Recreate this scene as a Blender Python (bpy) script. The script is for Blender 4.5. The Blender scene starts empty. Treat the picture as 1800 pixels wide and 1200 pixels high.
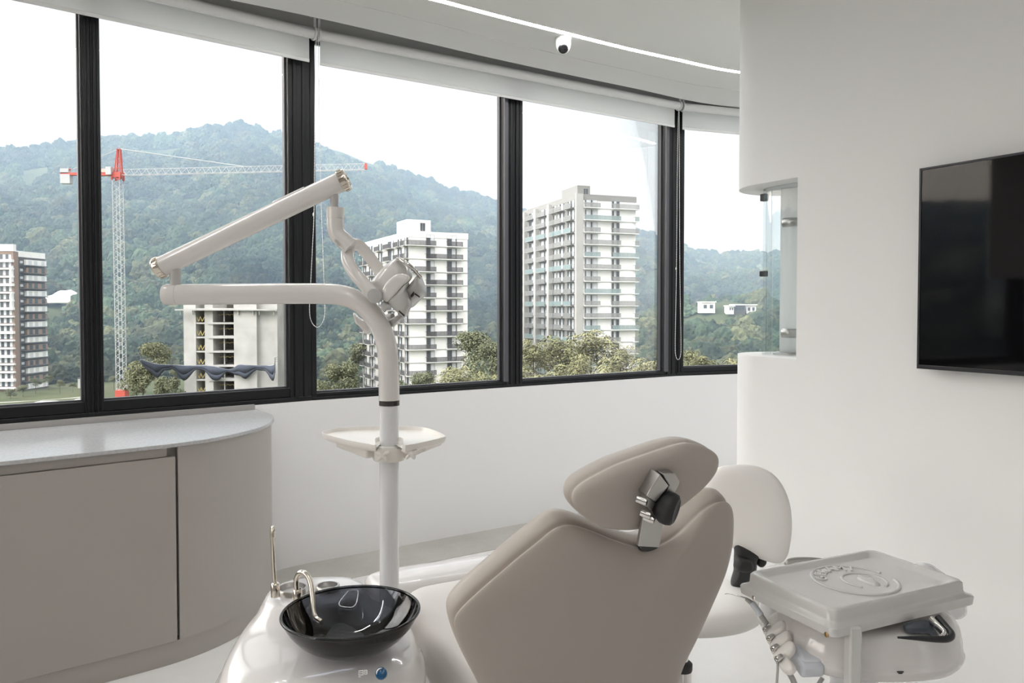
import bpy, math, random
import numpy as np
from mathutils import Vector, Matrix, noise as mnoise

random.seed(7); RNG = np.random.default_rng(7)
C = bpy.context.scene.collection
PI = math.pi
H = 1.449; F = 1340.0; PPX, PPY = 900.0, 575.0
PITCH = math.atan(35.0 / F)
CP, SP = math.cos(PITCH), math.sin(PITCH)

def ray(px, py):
    a = (px - PPX) / F; b = -(py - PPY) / F
    return Vector((a, CP + b * SP, b * CP - SP))
def at(px, py, Y):                      # point seen at a pixel, at world depth Y
    d = ray(px, py)
    return Vector((0, 0, H)) + d * (Y / d.y)
def onplane(px, py, Q, n):
    d = ray(px, py); o = Vector((0, 0, H))
    return o + d * ((Q - o).dot(n) / d.dot(n))

# ------------------------------------------------------------------ mesh builder
class MB:
    def __init__(s): s.v = []; s.f = []; s.m = []
    def add(s, vs, fs, mi=0):
        b = len(s.v); s.v.extend([tuple(x) for x in vs])
        for q in fs: s.f.append(tuple(b + i for i in q)); s.m.append(mi)
    def box(s, c, d, R=None, mi=0):
        hx, hy, hz = d[0] / 2, d[1] / 2, d[2] / 2
        vs = [Vector((x * hx, y * hy, z * hz)) for z in (-1, 1) for y in (-1, 1) for x in (-1, 1)]
        if R is not None: vs = [R @ v for v in vs]
        c = Vector(c)
        s.add([v + c for v in vs], [(0, 2, 3, 1), (4, 5, 7, 6), (0, 1, 5, 4), (2, 6, 7, 3), (0, 4, 6, 2), (1, 3, 7, 5)], mi)
    def bar(s, a, b, w, h, up=(0, 0, 1), mi=0):
        a = Vector(a); b = Vector(b); x = (b - a); L = x.length
        if L < 1e-9: return
        x /= L; up = Vector(up)
        y = up.cross(x)
        if y.length < 1e-6: y = Vector((0, 1, 0)).cross(x)
        y.normalize(); z = x.cross(y)
        s.box((a + b) / 2, (L, w, h), Matrix((x, y, z)).transposed(), mi)
    def loft(s, rings, cap0=True, cap1=True, mi=0, closed=True):
        n = len(rings[0]); vs = [p for r in rings for p in r]; fs = []
        for k in range(len(rings) - 1):
            for i in range(n if closed else n - 1):
                j = (i + 1) % n
                fs.append((k * n + i, k * n + j, (k + 1) * n + j, (k + 1) * n + i))
        if cap0: fs.append(tuple(range(n - 1, -1, -1)))
        if cap1: fs.append(tuple((len(rings) - 1) * n + i for i in range(n)))
        s.add(vs, fs, mi)
    def tube(s, pts, r, seg=16, cap=True, mi=0, flat=None, face=None):
        pts = [Vector(p) for p in pts]; n = len(pts)
        rr = r if isinstance(r, (list, tuple)) else [r] * n
        tg = []
        for i in range(n):
            t = pts[min(i + 1, n - 1)] - pts[max(i - 1, 0)]; tg.append(t.normalized())
        u = Vector((0, 0, 1)) if abs(tg[0].z) < .9 else Vector((0, 1, 0))
        u = (u - tg[0] * u.dot(tg[0])).normalized(); rings = []
        for i in range(n):
            if i: u = (u - tg[i] * u.dot(tg[i])).normalized()
            if face is not None:
                w = Vector(face); w = (w - tg[i] * w.dot(tg[i])).normalized(); u = w.cross(tg[i])
            w = tg[i].cross(u); fl = flat or (1, 1)
            rings.append([pts[i] + (u * math.cos(2 * PI * k / seg) * fl[0] + w * math.sin(2 * PI * k / seg) * fl[1]) * rr[i] for k in range(seg)])
        s.loft(rings, cap, cap, mi)
    def lathe(s, prof, c=(0, 0, 0), seg=32, M=None, cap0=True, cap1=True, mi=0):
        c = Vector(c); rings = []
        for r, z in prof:
            ring = [Vector((r * math.cos(2 * PI * k / seg), r * math.sin(2 * PI * k / seg), z)) for k in range(seg)]
            if M is not None: ring = [M @ p for p in ring]
            rings.append([p + c for p in ring])
        s.loft(rings, cap0, cap1, mi)
    def prism(s, pts, z0, z1, mi=0):
        s.loft([[Vector((p[0], p[1], z0)) for p in pts], [Vector((p[0], p[1], z1)) for p in pts]], True, True, mi)
    def sphere(s, c, r, seg=16, rings=10, M=None, mi=0):
        c = Vector(c); rx = r if isinstance(r, (tuple, list)) else (r, r, r); R = []
        for k in range(1, rings):
            th = PI * k / rings
            ring = [Vector((rx[0] * math.sin(th) * math.cos(2 * PI * i / seg), rx[1] * math.sin(th) * math.sin(2 * PI * i / seg), rx[2] * -math.cos(th))) for i in range(seg)]
            if M is not None: ring = [M @ p for p in ring]
            R.append([p + c for p in ring])
        s.loft(R, True, True, mi)
    def build(s, name, mats, parent=None, bevel=0, smooth=40, subd=0, seg=2, fixn=False):
        me = bpy.data.meshes.new(name); me.from_pydata(s.v, [], s.f)
        if not isinstance(mats, (list, tuple)): mats = [mats]
        for m in mats: me.materials.append(m)
        if any(s.m): me.polygons.foreach_set('material_index', s.m)
        me.update()
        if fixn:
            import bmesh
            bm = bmesh.new(); bm.from_mesh(me); bmesh.ops.recalc_face_normals(bm, faces=bm.faces); bm.to_mesh(me); bm.free()
        o = bpy.data.objects.new(name, me); C.objects.link(o)
        if parent is not None: o.parent = parent
        if smooth:
            me.polygons.foreach_set('use_smooth', [True] * len(me.polygons))
            if smooth < 180: me.set_sharp_from_angle(angle=math.radians(smooth))
        if bevel:
            b = o.modifiers.new('b', 'BEVEL'); b.width = bevel; b.segments = seg; b.limit_method = 'ANGLE'; b.angle_limit = math.radians(35)
            b.harden_normals = False
        if subd:
            q = o.modifiers.new('s', 'SUBSURF'); q.levels = subd; q.render_levels = subd
        return o

def tag(o, label=None, cat=None, group=None, kind=None):
    if label: o['label'] = label
    if cat: o['category'] = cat
    if group: o['group'] = group
    if kind: o['kind'] = kind
    return o
def thing(name, label, cat, group=None):
    o = bpy.data.objects.new(name, None); C.objects.link(o); o.empty_display_size = .05
    return tag(o, label, cat, group)
def struct(o): o['kind'] = 'structure'; return o
def spot(name, kind='structure'):
    o = bpy.data.objects.new(name, None); C.objects.link(o); o['kind'] = kind; return o

def catmull(P, n, closed=True):
    P = [Vector(p) for p in P]; m = len(P); out = []
    L = m if closed else m - 1
    # roughly even spacing
    per = []
    for i in range(L):
        a = P[(i - 1) % m] if closed else P[max(i - 1, 0)]
        b = P[i]; c = P[(i + 1) % m]; d = P[(i + 2) % m] if closed else P[min(i + 2, m - 1)]
        for t in np.linspace(0, 1, 12, endpoint=False):
            out.append(.5 * ((2 * b) + (c - a) * t + (2 * a - 5 * b + 4 * c - d) * t * t + (3 * b - a - 3 * c + d) * t ** 3))
    if not closed: out.append(P[-1])
    q = out + ([out[0]] if closed else [])
    s = [0]
    for i in range(1, len(q)): s.append(s[-1] + (q[i] - q[i - 1]).length)
    res = []; k = 0
    for i in range(n):
        t = s[-1] * i / (n if closed else n - 1)
        while k < len(s) - 2 and s[k + 1] < t: k += 1
        d = s[k + 1] - s[k]
        res.append(q[k].lerp(q[k + 1], (t - s[k]) / d if d > 0 else 0))
    return res
def smoothpath(P, n): return catmull(P, n, False)
def sellipse(c, a, b, n=48, e=2.5, rot=0):
    out = []; ca, sa = math.cos(rot), math.sin(rot)
    for k in range(n):
        t = 2 * PI * k / n; x = math.copysign(abs(math.cos(t)) ** (2 / e), math.cos(t)) * a; y = math.copysign(abs(math.sin(t)) ** (2 / e), math.sin(t)) * b
        out.append((c[0] + x * ca - y * sa, c[1] + x * sa + y * ca))
    return out
def offset_ring(ring, k, n=None, up=0):
    c = sum(ring, Vector()) / len(ring)
    return [c + (p - c) * k + (n * up if n is not None else Vector()) for p in ring]
def rdist(ring, d, nrm):                     # inset a ring by distance d within its plane
    n = len(ring); out = []; c = sum(ring, Vector()) / n
    for i in range(n):
        t = (ring[(i + 1) % n] - ring[i - 1]).normalized(); q = t.cross(nrm)
        if q.dot(ring[i] - c) < 0: q = -q
        out.append(ring[i] - q * d)
    return out

# ------------------------------------------------------------------ materials
def mat(name, col, rough=.5, metal=0, noise=None, bump=None, coat=0, spec=.5, sheen=0):
    m = bpy.data.materials.new(name); m.use_nodes = True; nt = m.node_tree; b = nt.nodes['Principled BSDF']
    b.inputs['Base Color'].default_value = (*col, 1); b.inputs['Roughness'].default_value = rough; b.inputs['Metallic'].default_value = metal
    b.inputs['Coat Weight'].default_value = coat; b.inputs['Coat Roughness'].default_value = .06; b.inputs['Specular IOR Level'].default_value = spec
    if sheen: b.inputs['Sheen Weight'].default_value = sheen
    if noise or bump:
        tc = nt.nodes.new('ShaderNodeTexCoord')
    if noise:                                # (scale, second colour, low, high)
        n = nt.nodes.new('ShaderNodeTexNoise'); n.inputs['Scale'].default_value = noise[0]; n.inputs['Detail'].default_value = 6
        r = nt.nodes.new('ShaderNodeValToRGB'); r.color_ramp.elements[0].position = noise[2]; r.color_ramp.elements[1].position = noise[3]
        r.color_ramp.elements[0].color = (*col, 1); r.color_ramp.elements[1].color = (*noise[1], 1)
        nt.links.new(tc.outputs['Object'], n.inputs['Vector']); nt.links.new(n.outputs['Fac'], r.inputs['Fac']); nt.links.new(r.outputs['Color'], b.inputs['Base Color'])
    if bump:                                 # (scale, strength, distance)
        n = nt.nodes.new('ShaderNodeTexNoise'); n.inputs['Scale'].default_value = bump[0]; n.inputs['Detail'].default_value = 3
        q = nt.nodes.new('ShaderNodeBump'); q.inputs['Strength'].default_value = bump[1]; q.inputs['Distance'].default_value = bump[2]
        nt.links.new(tc.outputs['Object'], n.inputs['Vector']); nt.links.new(n.outputs['Fac'], q.inputs['Height']); nt.links.new(q.outputs['Normal'], b.inputs['Normal'])
    return m
def glass_mat(name, tint, refl=1.0):
    m = bpy.data.materials.new(name); m.use_nodes = True; nt = m.node_tree; nt.nodes.clear()
    o = nt.nodes.new('ShaderNodeOutputMaterial'); t = nt.nodes.new('ShaderNodeBsdfTransparent'); g = nt.nodes.new('ShaderNodeBsdfGlossy')
    fr = nt.nodes.new('ShaderNodeFresnel'); fr.inputs['IOR'].default_value = 1.45; mx = nt.nodes.new('ShaderNodeMixShader')
    ml = nt.nodes.new('ShaderNodeMath'); ml.operation = 'MULTIPLY'; ml.inputs[1].default_value = refl
    t.inputs['Color'].default_value = (*tint, 1); g.inputs['Roughness'].default_value = 0.0
    nt.links.new(fr.outputs[0], ml.inputs[0]); nt.links.new(ml.outputs[0], mx.inputs[0]); nt.links.new(t.outputs[0], mx.inputs[1]); nt.links.new(g.outputs[0], mx.inputs[2]); nt.links.new(mx.outputs[0], o.inputs['Surface'])
    return m
def emit(name, col, s):
    m = bpy.data.materials.new(name); m.use_nodes = True; b = m.node_tree.nodes['Principled BSDF']
    b.inputs['Base Color'].default_value = (.9, .9, .9, 1); b.inputs['Emission Color'].default_value = (*col, 1); b.inputs['Emission Strength'].default_value = s
    return m

M = {}
M['wall'] = mat('wall_paint', (.80, .796, .79), .7, bump=(60, .03, .002))
M['ceil'] = mat('ceiling_paint', (.88, .875, .865), .75)
M['black'] = mat('black_aluminium', (.008, .0085, .010), .42, 0, spec=.3)
M['gasket'] = mat('gasket_and_reveal_grey', (.085, .085, .095), .4, .3)
M['glass'] = glass_mat('window_glass', (.96, .962, .958), .55)
M['cab'] = mat('greige_laminate', (.385, .352, .324), .42, bump=(140, .05, .001))
M['rail'] = mat('greige_rail', (.37, .34, .31), .45)
M['gap'] = mat('dark_gap', (.05, .045, .04), .8)
M['gloss'] = mat('gloss_white_plastic', (.74, .715, .705), .1, coat=.5)
M['glossw'] = mat('gloss_cool_white_plastic', (.82, .82, .83), .12, coat=.4)
M['lampw'] = mat('lamp_enamel', (.73, .705, .68), .16, coat=.5)
M['lampg'] = mat('lamp_grey_plastic', (.50, .49, .48), .25, coat=.2)
M['pole'] = mat('pole_enamel', (.74, .75, .77), .18, coat=.4)
M['ivory'] = mat('ivory_plastic', (.83, .80, .76), .3)
M['leather'] = mat('taupe_upholstery', (.44, .395, .355), .42, bump=(260, .12, .0006), spec=.4)
M['cream'] = mat('cream_upholstery', (.72, .685, .65), .45, bump=(240, .08, .0005), spec=.35)
M['stool'] = mat('beige_upholstery', (.87, .85, .82), .4, bump=(240, .1, .0005), spec=.4)
M['chrome'] = mat('chrome', (.78, .76, .74), .08, 1)
M['steel'] = mat('brushed_steel', (.55, .535, .52), .32, 1)
M['gold'] = mat('nickel_trim', (.72, .66, .58), .16, 1)
M['rubber'] = mat('black_rubber', (.018, .018, .019), .5)
M['plastic_k'] = mat('black_plastic', (.02, .021, .023), .35)
M['brown'] = mat('dark_ring', (.035, .028, .026), .5)
M['brass'] = mat('brass_screw', (.42, .27, .12), .3, 1)
M['screen'] = mat('tv_screen', (.004, .004, .005), .04, spec=.5)
M['led'] = emit('led_diffuser', (1, .997, .99), 48.0)
M['led2'] = emit('led_loop_diffuser', (1, .997, .99), 10.0)
M['blue'] = mat('blue_badge', (.008, .09, .22), .15, coat=.6)
M['white_p'] = mat('white_print', (.85, .85, .85), .5)
M['camw'] = mat('camera_shell', (.75, .77, .76), .3)
M['caml'] = mat('camera_lens', (.012, .012, .014), .08)
M['tray'] = mat('tray_plastic', (.60, .59, .58), .22, coat=.35)
M['hose'] = mat('grey_hose', (.42, .41, .40), .4)
M['coolp'] = mat('pale_blue_plastic', (.70, .73, .79), .2, coat=.3)
# fabric of the blinds: lets some daylight through
def fabric(name):
    m = bpy.data.materials.new(name); m.use_nodes = True; nt = m.node_tree; b = nt.nodes['Principled BSDF']
    b.inputs['Base Color'].default_value = (.92, .93, .93, 1); b.inputs['Roughness'].default_value = .9
    t = nt.nodes.new('ShaderNodeBsdfTranslucent'); t.inputs['Color'].default_value = (.95, .96, .96, 1)
    mx = nt.nodes.new('ShaderNodeMixShader'); mx.inputs[0].default_value = .4
    nt.links.new(b.outputs[0], mx.inputs[1]); nt.links.new(t.outputs[0], mx.inputs[2]); nt.links.new(mx.outputs[0], nt.nodes['Material Output'].inputs['Surface'])
    return m
M['fabric'] = fabric('blind_fabric')
M['tubew'] = mat('blind_tube', (.80, .80, .79), .5)
# smoked glass of the bowl
def smoked():
    m = bpy.data.materials.new('smoked_glass'); m.use_nodes = True; nt = m.node_tree; nt.nodes.clear()
    o = nt.nodes.new('ShaderNodeOutputMaterial'); t = nt.nodes.new('ShaderNodeBsdfTransparent'); g = nt.nodes.new('ShaderNodeBsdfGlossy')
    fr = nt.nodes.new('ShaderNodeFresnel'); fr.inputs['IOR'].default_value = 1.5; mx = nt.nodes.new('ShaderNodeMixShader')
    t.inputs['Color'].default_value = (.33, .345, .38, 1); g.inputs['Roughness'].default_value = .02; g.inputs['Color'].default_value = (.9, .9, .9, 1)
    nt.links.new(fr.outputs[0], mx.inputs[0]); nt.links.new(t.outputs[0], mx.inputs[1]); nt.links.new(g.outputs[0], mx.inputs[2]); nt.links.new(mx.outputs[0], o.inputs['Surface'])
    return m
M['smoke'] = smoked()
def concrete_floor(name, base, dark, speck, rough):
    m = bpy.data.materials.new(name); m.use_nodes = True; nt = m.node_tree; b = nt.nodes['Principled BSDF']; b.inputs['Roughness'].default_value = rough
    tc = nt.nodes.new('ShaderNodeTexCoord'); n = nt.nodes.new('ShaderNodeTexNoise'); n.inputs['Scale'].default_value = 2.2; n.inputs['Detail'].default_value = 9; n.inputs['Roughness'].default_value = .65
    r = nt.nodes.new('ShaderNodeValToRGB'); r.color_ramp.elements[0].color = (*dark, 1); r.color_ramp.elements[1].color = (*base, 1); r.color_ramp.elements[0].position = .3; r.color_ramp.elements[1].position = .62
    nt.links.new(tc.outputs['Object'], n.inputs['Vector']); nt.links.new(n.outputs['Fac'], r.inputs['Fac'])
    v = nt.nodes.new('ShaderNodeTexVoronoi'); v.inputs['Scale'].default_value = 60; nt.links.new(tc.outputs['Object'], v.inputs['Vector'])
    r2 = nt.nodes.new('ShaderNodeValToRGB'); r2.color_ramp.elements[0].position = .10; r2.color_ramp.elements[1].position = .16
    r2.color_ramp.elements[0].color = (*[speck] * 3, 1); r2.color_ramp.elements[1].color = (1, 1, 1, 1)
    nt.links.new(v.outputs['Distance'], r2.inputs['Fac'])
    mx = nt.nodes.new('ShaderNodeMix'); mx.data_type = 'RGBA'; mx.blend_type = 'MULTIPLY'; mx.inputs[0].default_value = 1
    nt.links.new(r.outputs['Color'], mx.inputs[6]); nt.links.new(r2.outputs['Color'], mx.inputs[7]); nt.links.new(mx.outputs[2], b.inputs['Base Color'])
    return m
M['floor'] = concrete_floor('polished_floor', (.74, .73, .715), (.67, .66, .645), .97, .3)
M['border'] = concrete_floor('speckled_concrete', (.47, .455, .42), (.38, .365, .335), .55, .45)
M['stone'] = mat('grey_stone_top', (.42, .42, .425), .2, noise=(90, (.50, .50, .505), .35, .7))

# ------------------------------------------------------------------ camera
cd = bpy.data.cameras.new('camera'); cam = bpy.data.objects.new('camera', cd); C.objects.link(cam)
cam.location = (0, 0, H); cam.rotation_euler = (PI / 2 - PITCH, 0, 0)
cd.sensor_width = 36; cd.lens = 36 * F / 1800; cd.shift_y = -(600 - PPY) / 1800; cd.clip_start = .02; cd.clip_end = 6000
bpy.context.scene.camera = cam

# ------------------------------------------------------------------ room layout
ZC = 2.989
V2 = lambda x, y: Vector((x, y, 0))
FV = [V2(-4.36, 1.15), V2(-3.92, 2.095), V2(-1.128, 4.295), V2(1.261, 5.83), V2(3.9, 6.79)]
LX = [V2(-4.75, .2), V2(-5.1, -1.4), V2(-5.1, -3.15)]
def FVi(i): return FV[i] if i >= 0 else LX[-i - 1]
def fdir(i): return (FVi(i + 1) - FVi(i)).normalized()
def fin(i): d = fdir(i); return Vector((d.y, -d.x, 0))     # towards the room
def hit(px, i, inset=0):                                     # where a pixel column meets facade facet i
    d = ray(px, 540); d.z = 0
    n = fin(i); Q = FV[i] + n * inset
    return d * (Q.dot(n) / d.dot(n))
SILL = .923
def mitred(off):                                             # facade polyline moved off metres into the room
    out = []
    for i in range(-len(LX), len(FV)):
        v = FVi(i)
        if i == -len(LX): out.append(v + fin(i) * off)
        elif i == len(FV) - 1: out.append(v + fin(i - 1) * off)
        else:
            n = (fin(i - 1) + fin(i)).normalized(); out.append(v + n * (off / n.dot(fin(i))))
    return out

# wall below the windows
m = MB(); a = mitred(0); b = mitred(-.2)
m.prism([(p.x, p.y) for p in a] + [(p.x, p.y) for p in reversed(b)], 0, SILL)
struct(m.build('wall_window', M['wall'], smooth=20))
# beam above the windows (outside the blind pocket)
m = MB(); a = mitred(-.01); b = mitred(-.25); m.prism([(p.x, p.y) for p in a] + [(p.x, p.y) for p in reversed(b)], 3.0, 3.3)
struct(m.build('trim_1', M['wall'], smooth=20))

def pane_window(n, i, pL, pR, zg, stiles=(.05, .05), z1=3.0, dep=.09, ends=None, grey=False):
    """one window of the facade: pL..pR is the visible glass in pixels, stiles the frame widths either side"""
    w = spot('window_%d' % n)
    A, B = (hit(pL, i), hit(pR, i)) if ends is None else ends
    d = fdir(i); nin = fin(i)
    f = MB(); g = MB(); z0 = SILL
    A0 = A - d * stiles[0]; B0 = B + d * stiles[1]
    R = Matrix((d, -nin, Vector((0, 0, 1)))).transposed()
    def fb(s0, s1, za, zb, off, dp):
        c = (s0 + s1) / 2 - nin * (off + dp / 2)
        f.box((c.x, c.y, (za + zb) / 2), ((s1 - s0).length, dp, zb - za), R)
    zt = z1 - .05
    if zg - z0 > .06:                        # sliding sash: lower track and a deeper rail
        fb(A0, B0, z0, z0 + .026, 0, dep); fb(A0, B0, z0 + .026, zg, .012, dep - .02); fb(A0, B0, zg - .012, zg + .002, .03, .03)
    else:
        fb(A0, B0, z0, z0 + .018, 0, dep); fb(A0, B0, z0 + .018, zg, .010, dep - .02)
    fb(A0, B0, zt, z1, 0, dep)
    for s, e in ((A0, A), (B, B0)):
        L = (e - s).length
        fb(s, e, z0, z1, .008, dep - .01)
        if L > .03:
            fb(s.lerp(e, .2), s.lerp(e, .38), z0, z1, 0.0, .02); fb(s.lerp(e, .62), s.lerp(e, .8), z0, z1, .003, .02)
    f.build('frame', M['black'], w, bevel=.003)
    c = (A + B) / 2 - nin * .05
    g.box((c.x, c.y, (zg + zt) / 2), ((B - A).length, .008, zt - zg), R)
    g.build('glass', M['glass'], w)
    if grey:
        g2 = MB(); L = (B0 - B).length; c = B.lerp(B0, min(1, .014 / L)) - nin * .0; g2.box((c.x, c.y, (zg + zt) / 2), (.026, .02, zt - zg), R); g2.build('lit_reveal_strip', M['gasket'], w)  # lighter grey strip imitates light caught on the black frame's side face
    k = MB()                                 # grey gasket edge seen beside the glass
    for e, s in ((A, 1), (B, -1)):
        c = e + d * s * .004 - nin * .058; k.box((c.x, c.y, (zg + zt) / 2), (.008, .03, zt - zg), R)
    c = (A + B) / 2 - nin * .058; k.box((c.x, c.y, zg + .004), ((B - A).length, .03, .008), R)
    k.build('gasket', M['gasket'], w)
    return w
PIX = lambda px, i: hit(px, i)
j1 = FV[1]; j2 = FV[2]; j3 = FV[3]
# facet 0 (seen only in the television), facet 1, 2, 3
d0 = fdir(0)
pane_window(1, 0, 0, 0, 1.0, (.06, .06), ends=(FV[0] + d0 * .06, FV[1] - d0 * .06))
for k_ in (1, 2, 3):
    pane_window(6 + k_, -k_, 0, 0, 1.0, (.06, .06), ends=(FVi(-k_) + fdir(-k_) * .06, FVi(-k_ + 1) - fdir(-k_) * .06))
pane_window(2, 1, 0, 147, 1.0, (.06, (PIX(165, 1) - PIX(147, 1)).length), ends=(FV[1] + fdir(1) * .06, PIX(147, 1)))
pane_window(3, 1, 181, 510, 1.0, ((PIX(181, 1) - PIX(165, 1)).length, (j2 - PIX(510, 1)).length))
pane_window(4, 2, 557, 886, .962, ((PIX(557, 2) - j2).length, (PIX(904, 2) - PIX(886, 2)).length), grey=True)
pane_window(5, 2, 920, 1169, .962, ((PIX(920, 2) - PIX(904, 2)).length, (j3 - PIX(1169, 2)).length), grey=True)
pane_window(6, 3, 1203, 1432, .985, ((PIX(1203, 3) - j3).length, .06))
# solid wall after the last pane
e3 = PIX(1432, 3) + fdir(3) * .06
m = MB(); m.prism([(p.x, p.y) for p in (e3, FV[4], FV[4] - fin(3) * .2, e3 - fin(3) * .2)], SILL, 3.0); struct(m.build('wall_far', M['wall']))

# floor, speckled border and ceiling
fl = MB(); fl.prism([(p.x, p.y) for p in mitred(-.2)] + [(4.4, -3.2)], -.1, 0)
struct(fl.build('floor', M['floor']))
m = MB(); a = mitred(0.0); b = mitred(.36)
m.prism([(p.x, p.y) for p in a] + [(p.x, p.y) for p in reversed(b)], 0, .003); struct(m.build('floor_border', M['border'], smooth=0))

def cvec(px, py):                             # point on the ceiling plane
    return onplane(px, py, Vector((0, 0, ZC)), Vector((0, 0, 1)))
def curve(pts, n=60): return smoothpath(pts, n)
edge = curve([V2(-3.9, 1.35), V2(-2.95, 2.45), cvec(250, -32), cvec(400, -1), cvec(560, 32), cvec(730, 71), cvec(900, 110), cvec(1100, 152), cvec(1299, 190), V2(3.6, 6.42)])
groove = curve([V2(-3.3, .95), V2(-2.45, 2.1), cvec(380, -60), cvec(593, 0), cvec(750, 38), cvec(900, 76), cvec(1100, 122), cvec(1299, 159), V2(3.6, 5.9)])
led = curve([V2(-2.7, .6), V2(-1.95, 1.75), V2(-1.35, 2.68), cvec(560, -56), cvec(768, 0), cvec(900, 35), cvec(1000, 60), cvec(1100, 85), cvec(1200, 107), cvec(1299, 127), V2(2.6, 5.45)])
def shift(cv, d):
    out = []
    for i, p in enumerate(cv):
        t = (cv[min(i + 1, len(cv) - 1)] - cv[max(i - 1, 0)]); t.z = 0; t.normalize(); out.append(p + Vector((t.y, -t.x, 0)) * d)
    return out
def band(m, a, b, z0, z1=None, mi=0):
    for p in a + b: p.z = z0
    n = len(a); z1 = z0 + .03 if z1 is None else z1
    def up(c): return [Vector((p.x, p.y, z1)) for p in c]
    vs = [Vector(p) for p in a] + [Vector(p) for p in b] + up(a) + up(b); fs = []
    for i in range(n - 1):
        fs += [(i, i + 1, n + i + 1, n + i), (2 * n + i, 3 * n + i, 3 * n + i + 1, 2 * n + i + 1), (i, 2 * n + i, 2 * n + i + 1, i + 1), (n + i, n + i + 1, 3 * n + i + 1, 3 * n + i)]
    fs += [(0, n, 3 * n, 2 * n), (n - 1, 3 * n - 1, 4 * n - 1, 2 * n - 1)]
    m.add(vs, fs, mi)
m = MB()
band(m, shift(edge, 0), shift(groove, -.004), ZC)
band(m, shift(groove, .004), shift(led, -.018), ZC)
inner = [Vector((p.x * .0 + (-2.2 + 5.6 * i / 59), -3.2, 0)) for i, p in enumerate(led)]
band(m, shift(led, .018), inner, ZC)
m.build('ceiling', M['ceil'], smooth=25)['kind'] = 'structure'
m = MB(); m.box((-3.5, -1.4, ZC + .05), (2.6, 4.0, .03)); m.box((3.4, 0.2, ZC + .05), (1.8, 7, .03)); struct(m.build('ceiling_side', M['ceil']))
m = MB(); m.prism([(p.x, p.y) for p in mitred(-.2)] + [(4.4, -3.2)], ZC + .30, ZC + .36); struct(m.build('ceiling_slab', M['ceil']))
m = MB(); band(m, shift(led, -.016), shift(led, .016), ZC + .004, ZC + .02)
o = m.build('led_strip_light', M['led'], smooth=0); tag(o, 'thin white glowing strip light curving across the ceiling', 'strip light')

lp_ = [Vector((.15 + x, -.55 + y, 0)) for x, y in sellipse((0, 0), .62, 1.5, 80, 4.5)]
def ringshift(R_, d):
    n = len(R_); return [R_[i] + Vector(((R_[(i + 1) % n] - R_[i - 1]).y, -(R_[(i + 1) % n] - R_[i - 1]).x, 0)).normalized() * d for i in range(n)]
m = MB(); a_, b_ = ringshift(lp_, -.022), ringshift(lp_, .022)
m.loft([[p + Vector((0, 0, ZC - .001)) for p in a_], [p + Vector((0, 0, ZC - .006)) for p in a_], [p + Vector((0, 0, ZC - .006)) for p in b_], [p + Vector((0, 0, ZC - .001)) for p in b_]], False, False)
o = m.build('led_loop_light', M['led2'], smooth=0); tag(o, 'white glowing loop light on the ceiling, mirrored in the bowl', 'strip light')

m = MB(); band(m, shift(edge, .012), shift(edge, .03), ZC + .012, ZC + .30); struct(m.build('trim_2', mat('pocket_shade', (.16, .155, .15), .8), smooth=30))  # pocket side coloured dark to give the shade of the recess
# room shell behind the camera
m = MB(); m.box((-.4, -3.2, 1.65), (9.6, .1, 3.3)); struct(m.build('wall_back', mat('taupe_wall', (.42, .39, .365), .7)))

# ------------------------------------------------------------------ partition with the rounded end and the opening
u = V2(-.502, .865).normalized(); q = V2(.865, .502).normalized()
FP = V2(1.225, 3.283); Rw = .238; S = FP + u * .23; CW = S + q * Rw
ZB, ZT = 1.226, 2.007
def rounded_end(r, n=28, back=7.0, cx=CW):
    arc = [cx - q * r * math.cos(PI * k / n) + u * r * math.sin(PI * k / n) for k in range(n + 1)]
    st = cx - u * back
    return [st - q * r] + arc + [st + q * r]
m = MB(); P = [(p.x, p.y) for p in rounded_end(Rw)]
m.prism(P, 0, ZB); m.prism(P, ZT, ZC + .02)
st = CW - u * 7; fe = FP
m.prism([(p.x, p.y) for p in (st - q * Rw, fe, fe + q * 2 * Rw, st + q * Rw)], ZB, ZT)
struct(m.build('wall_right', M['wall'], smooth=30))
# curved glass in the opening
w = thing('curved_glass_screen', 'curved clear glass pane in the opening of the white rounded wall', 'glass screen')
rg = .127
def glass_shell(r, back, t, name, mt, a0=0, a1=PI, n=36):
    m = MB(); o_ = []; i_ = []
    for k in range(n + 1):
        th = a0 + (a1 - a0) * k / n; dv = -q * math.cos(th) + u * math.sin(th)
        o_.append(CW + dv * r); i_.append(CW + dv * (r - t))
    if back:
        o_ = [o_[0] - u * back] + o_; i_ = [i_[0] - u * back] + i_
    m.prism([(p.x, p.y) for p in o_] + [(p.x, p.y) for p in reversed(i_)], ZB, ZT)
    return m.build(name, mt, w, smooth=30)
M['bent'] = glass_mat('bent_glass', (.94, .955, .955), .2)
M['acryl'] = mat('frosted_acrylic', (.9, .9, .9), .3)
_nt = M['acryl'].node_tree; _t = _nt.nodes.new('ShaderNodeBsdfTranslucent'); _t.inputs['Color'].default_value = (.97, .97, .97, 1); _x = _nt.nodes.new('ShaderNodeMixShader'); _x.inputs[0].default_value = .6
_nt.links.new(_nt.nodes['Principled BSDF'].outputs[0], _x.inputs[1]); _nt.links.new(_t.outputs[0], _x.inputs[2]); _nt.links.new(_x.outputs[0], _nt.nodes['Material Output'].inputs['Surface'])
glass_shell(rg, .24, .012, 'glass', M['bent'])
for z0 in (1.61, 1.973):                       # black clips on the glass edge
    m = MB(); p = CW + (-q * math.cos(1.0) + u * math.sin(1.0)) * (rg - .004)
    m.box((p.x, p.y, z0), (.03, .03, .035 if z0 > 1.8 else .028), Matrix.Rotation(math.atan2(u.y, u.x), 3, 'Z'))
    m.build('clip', M['plastic_k'], w, bevel=.004)
hg = CW + q * .012
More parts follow.
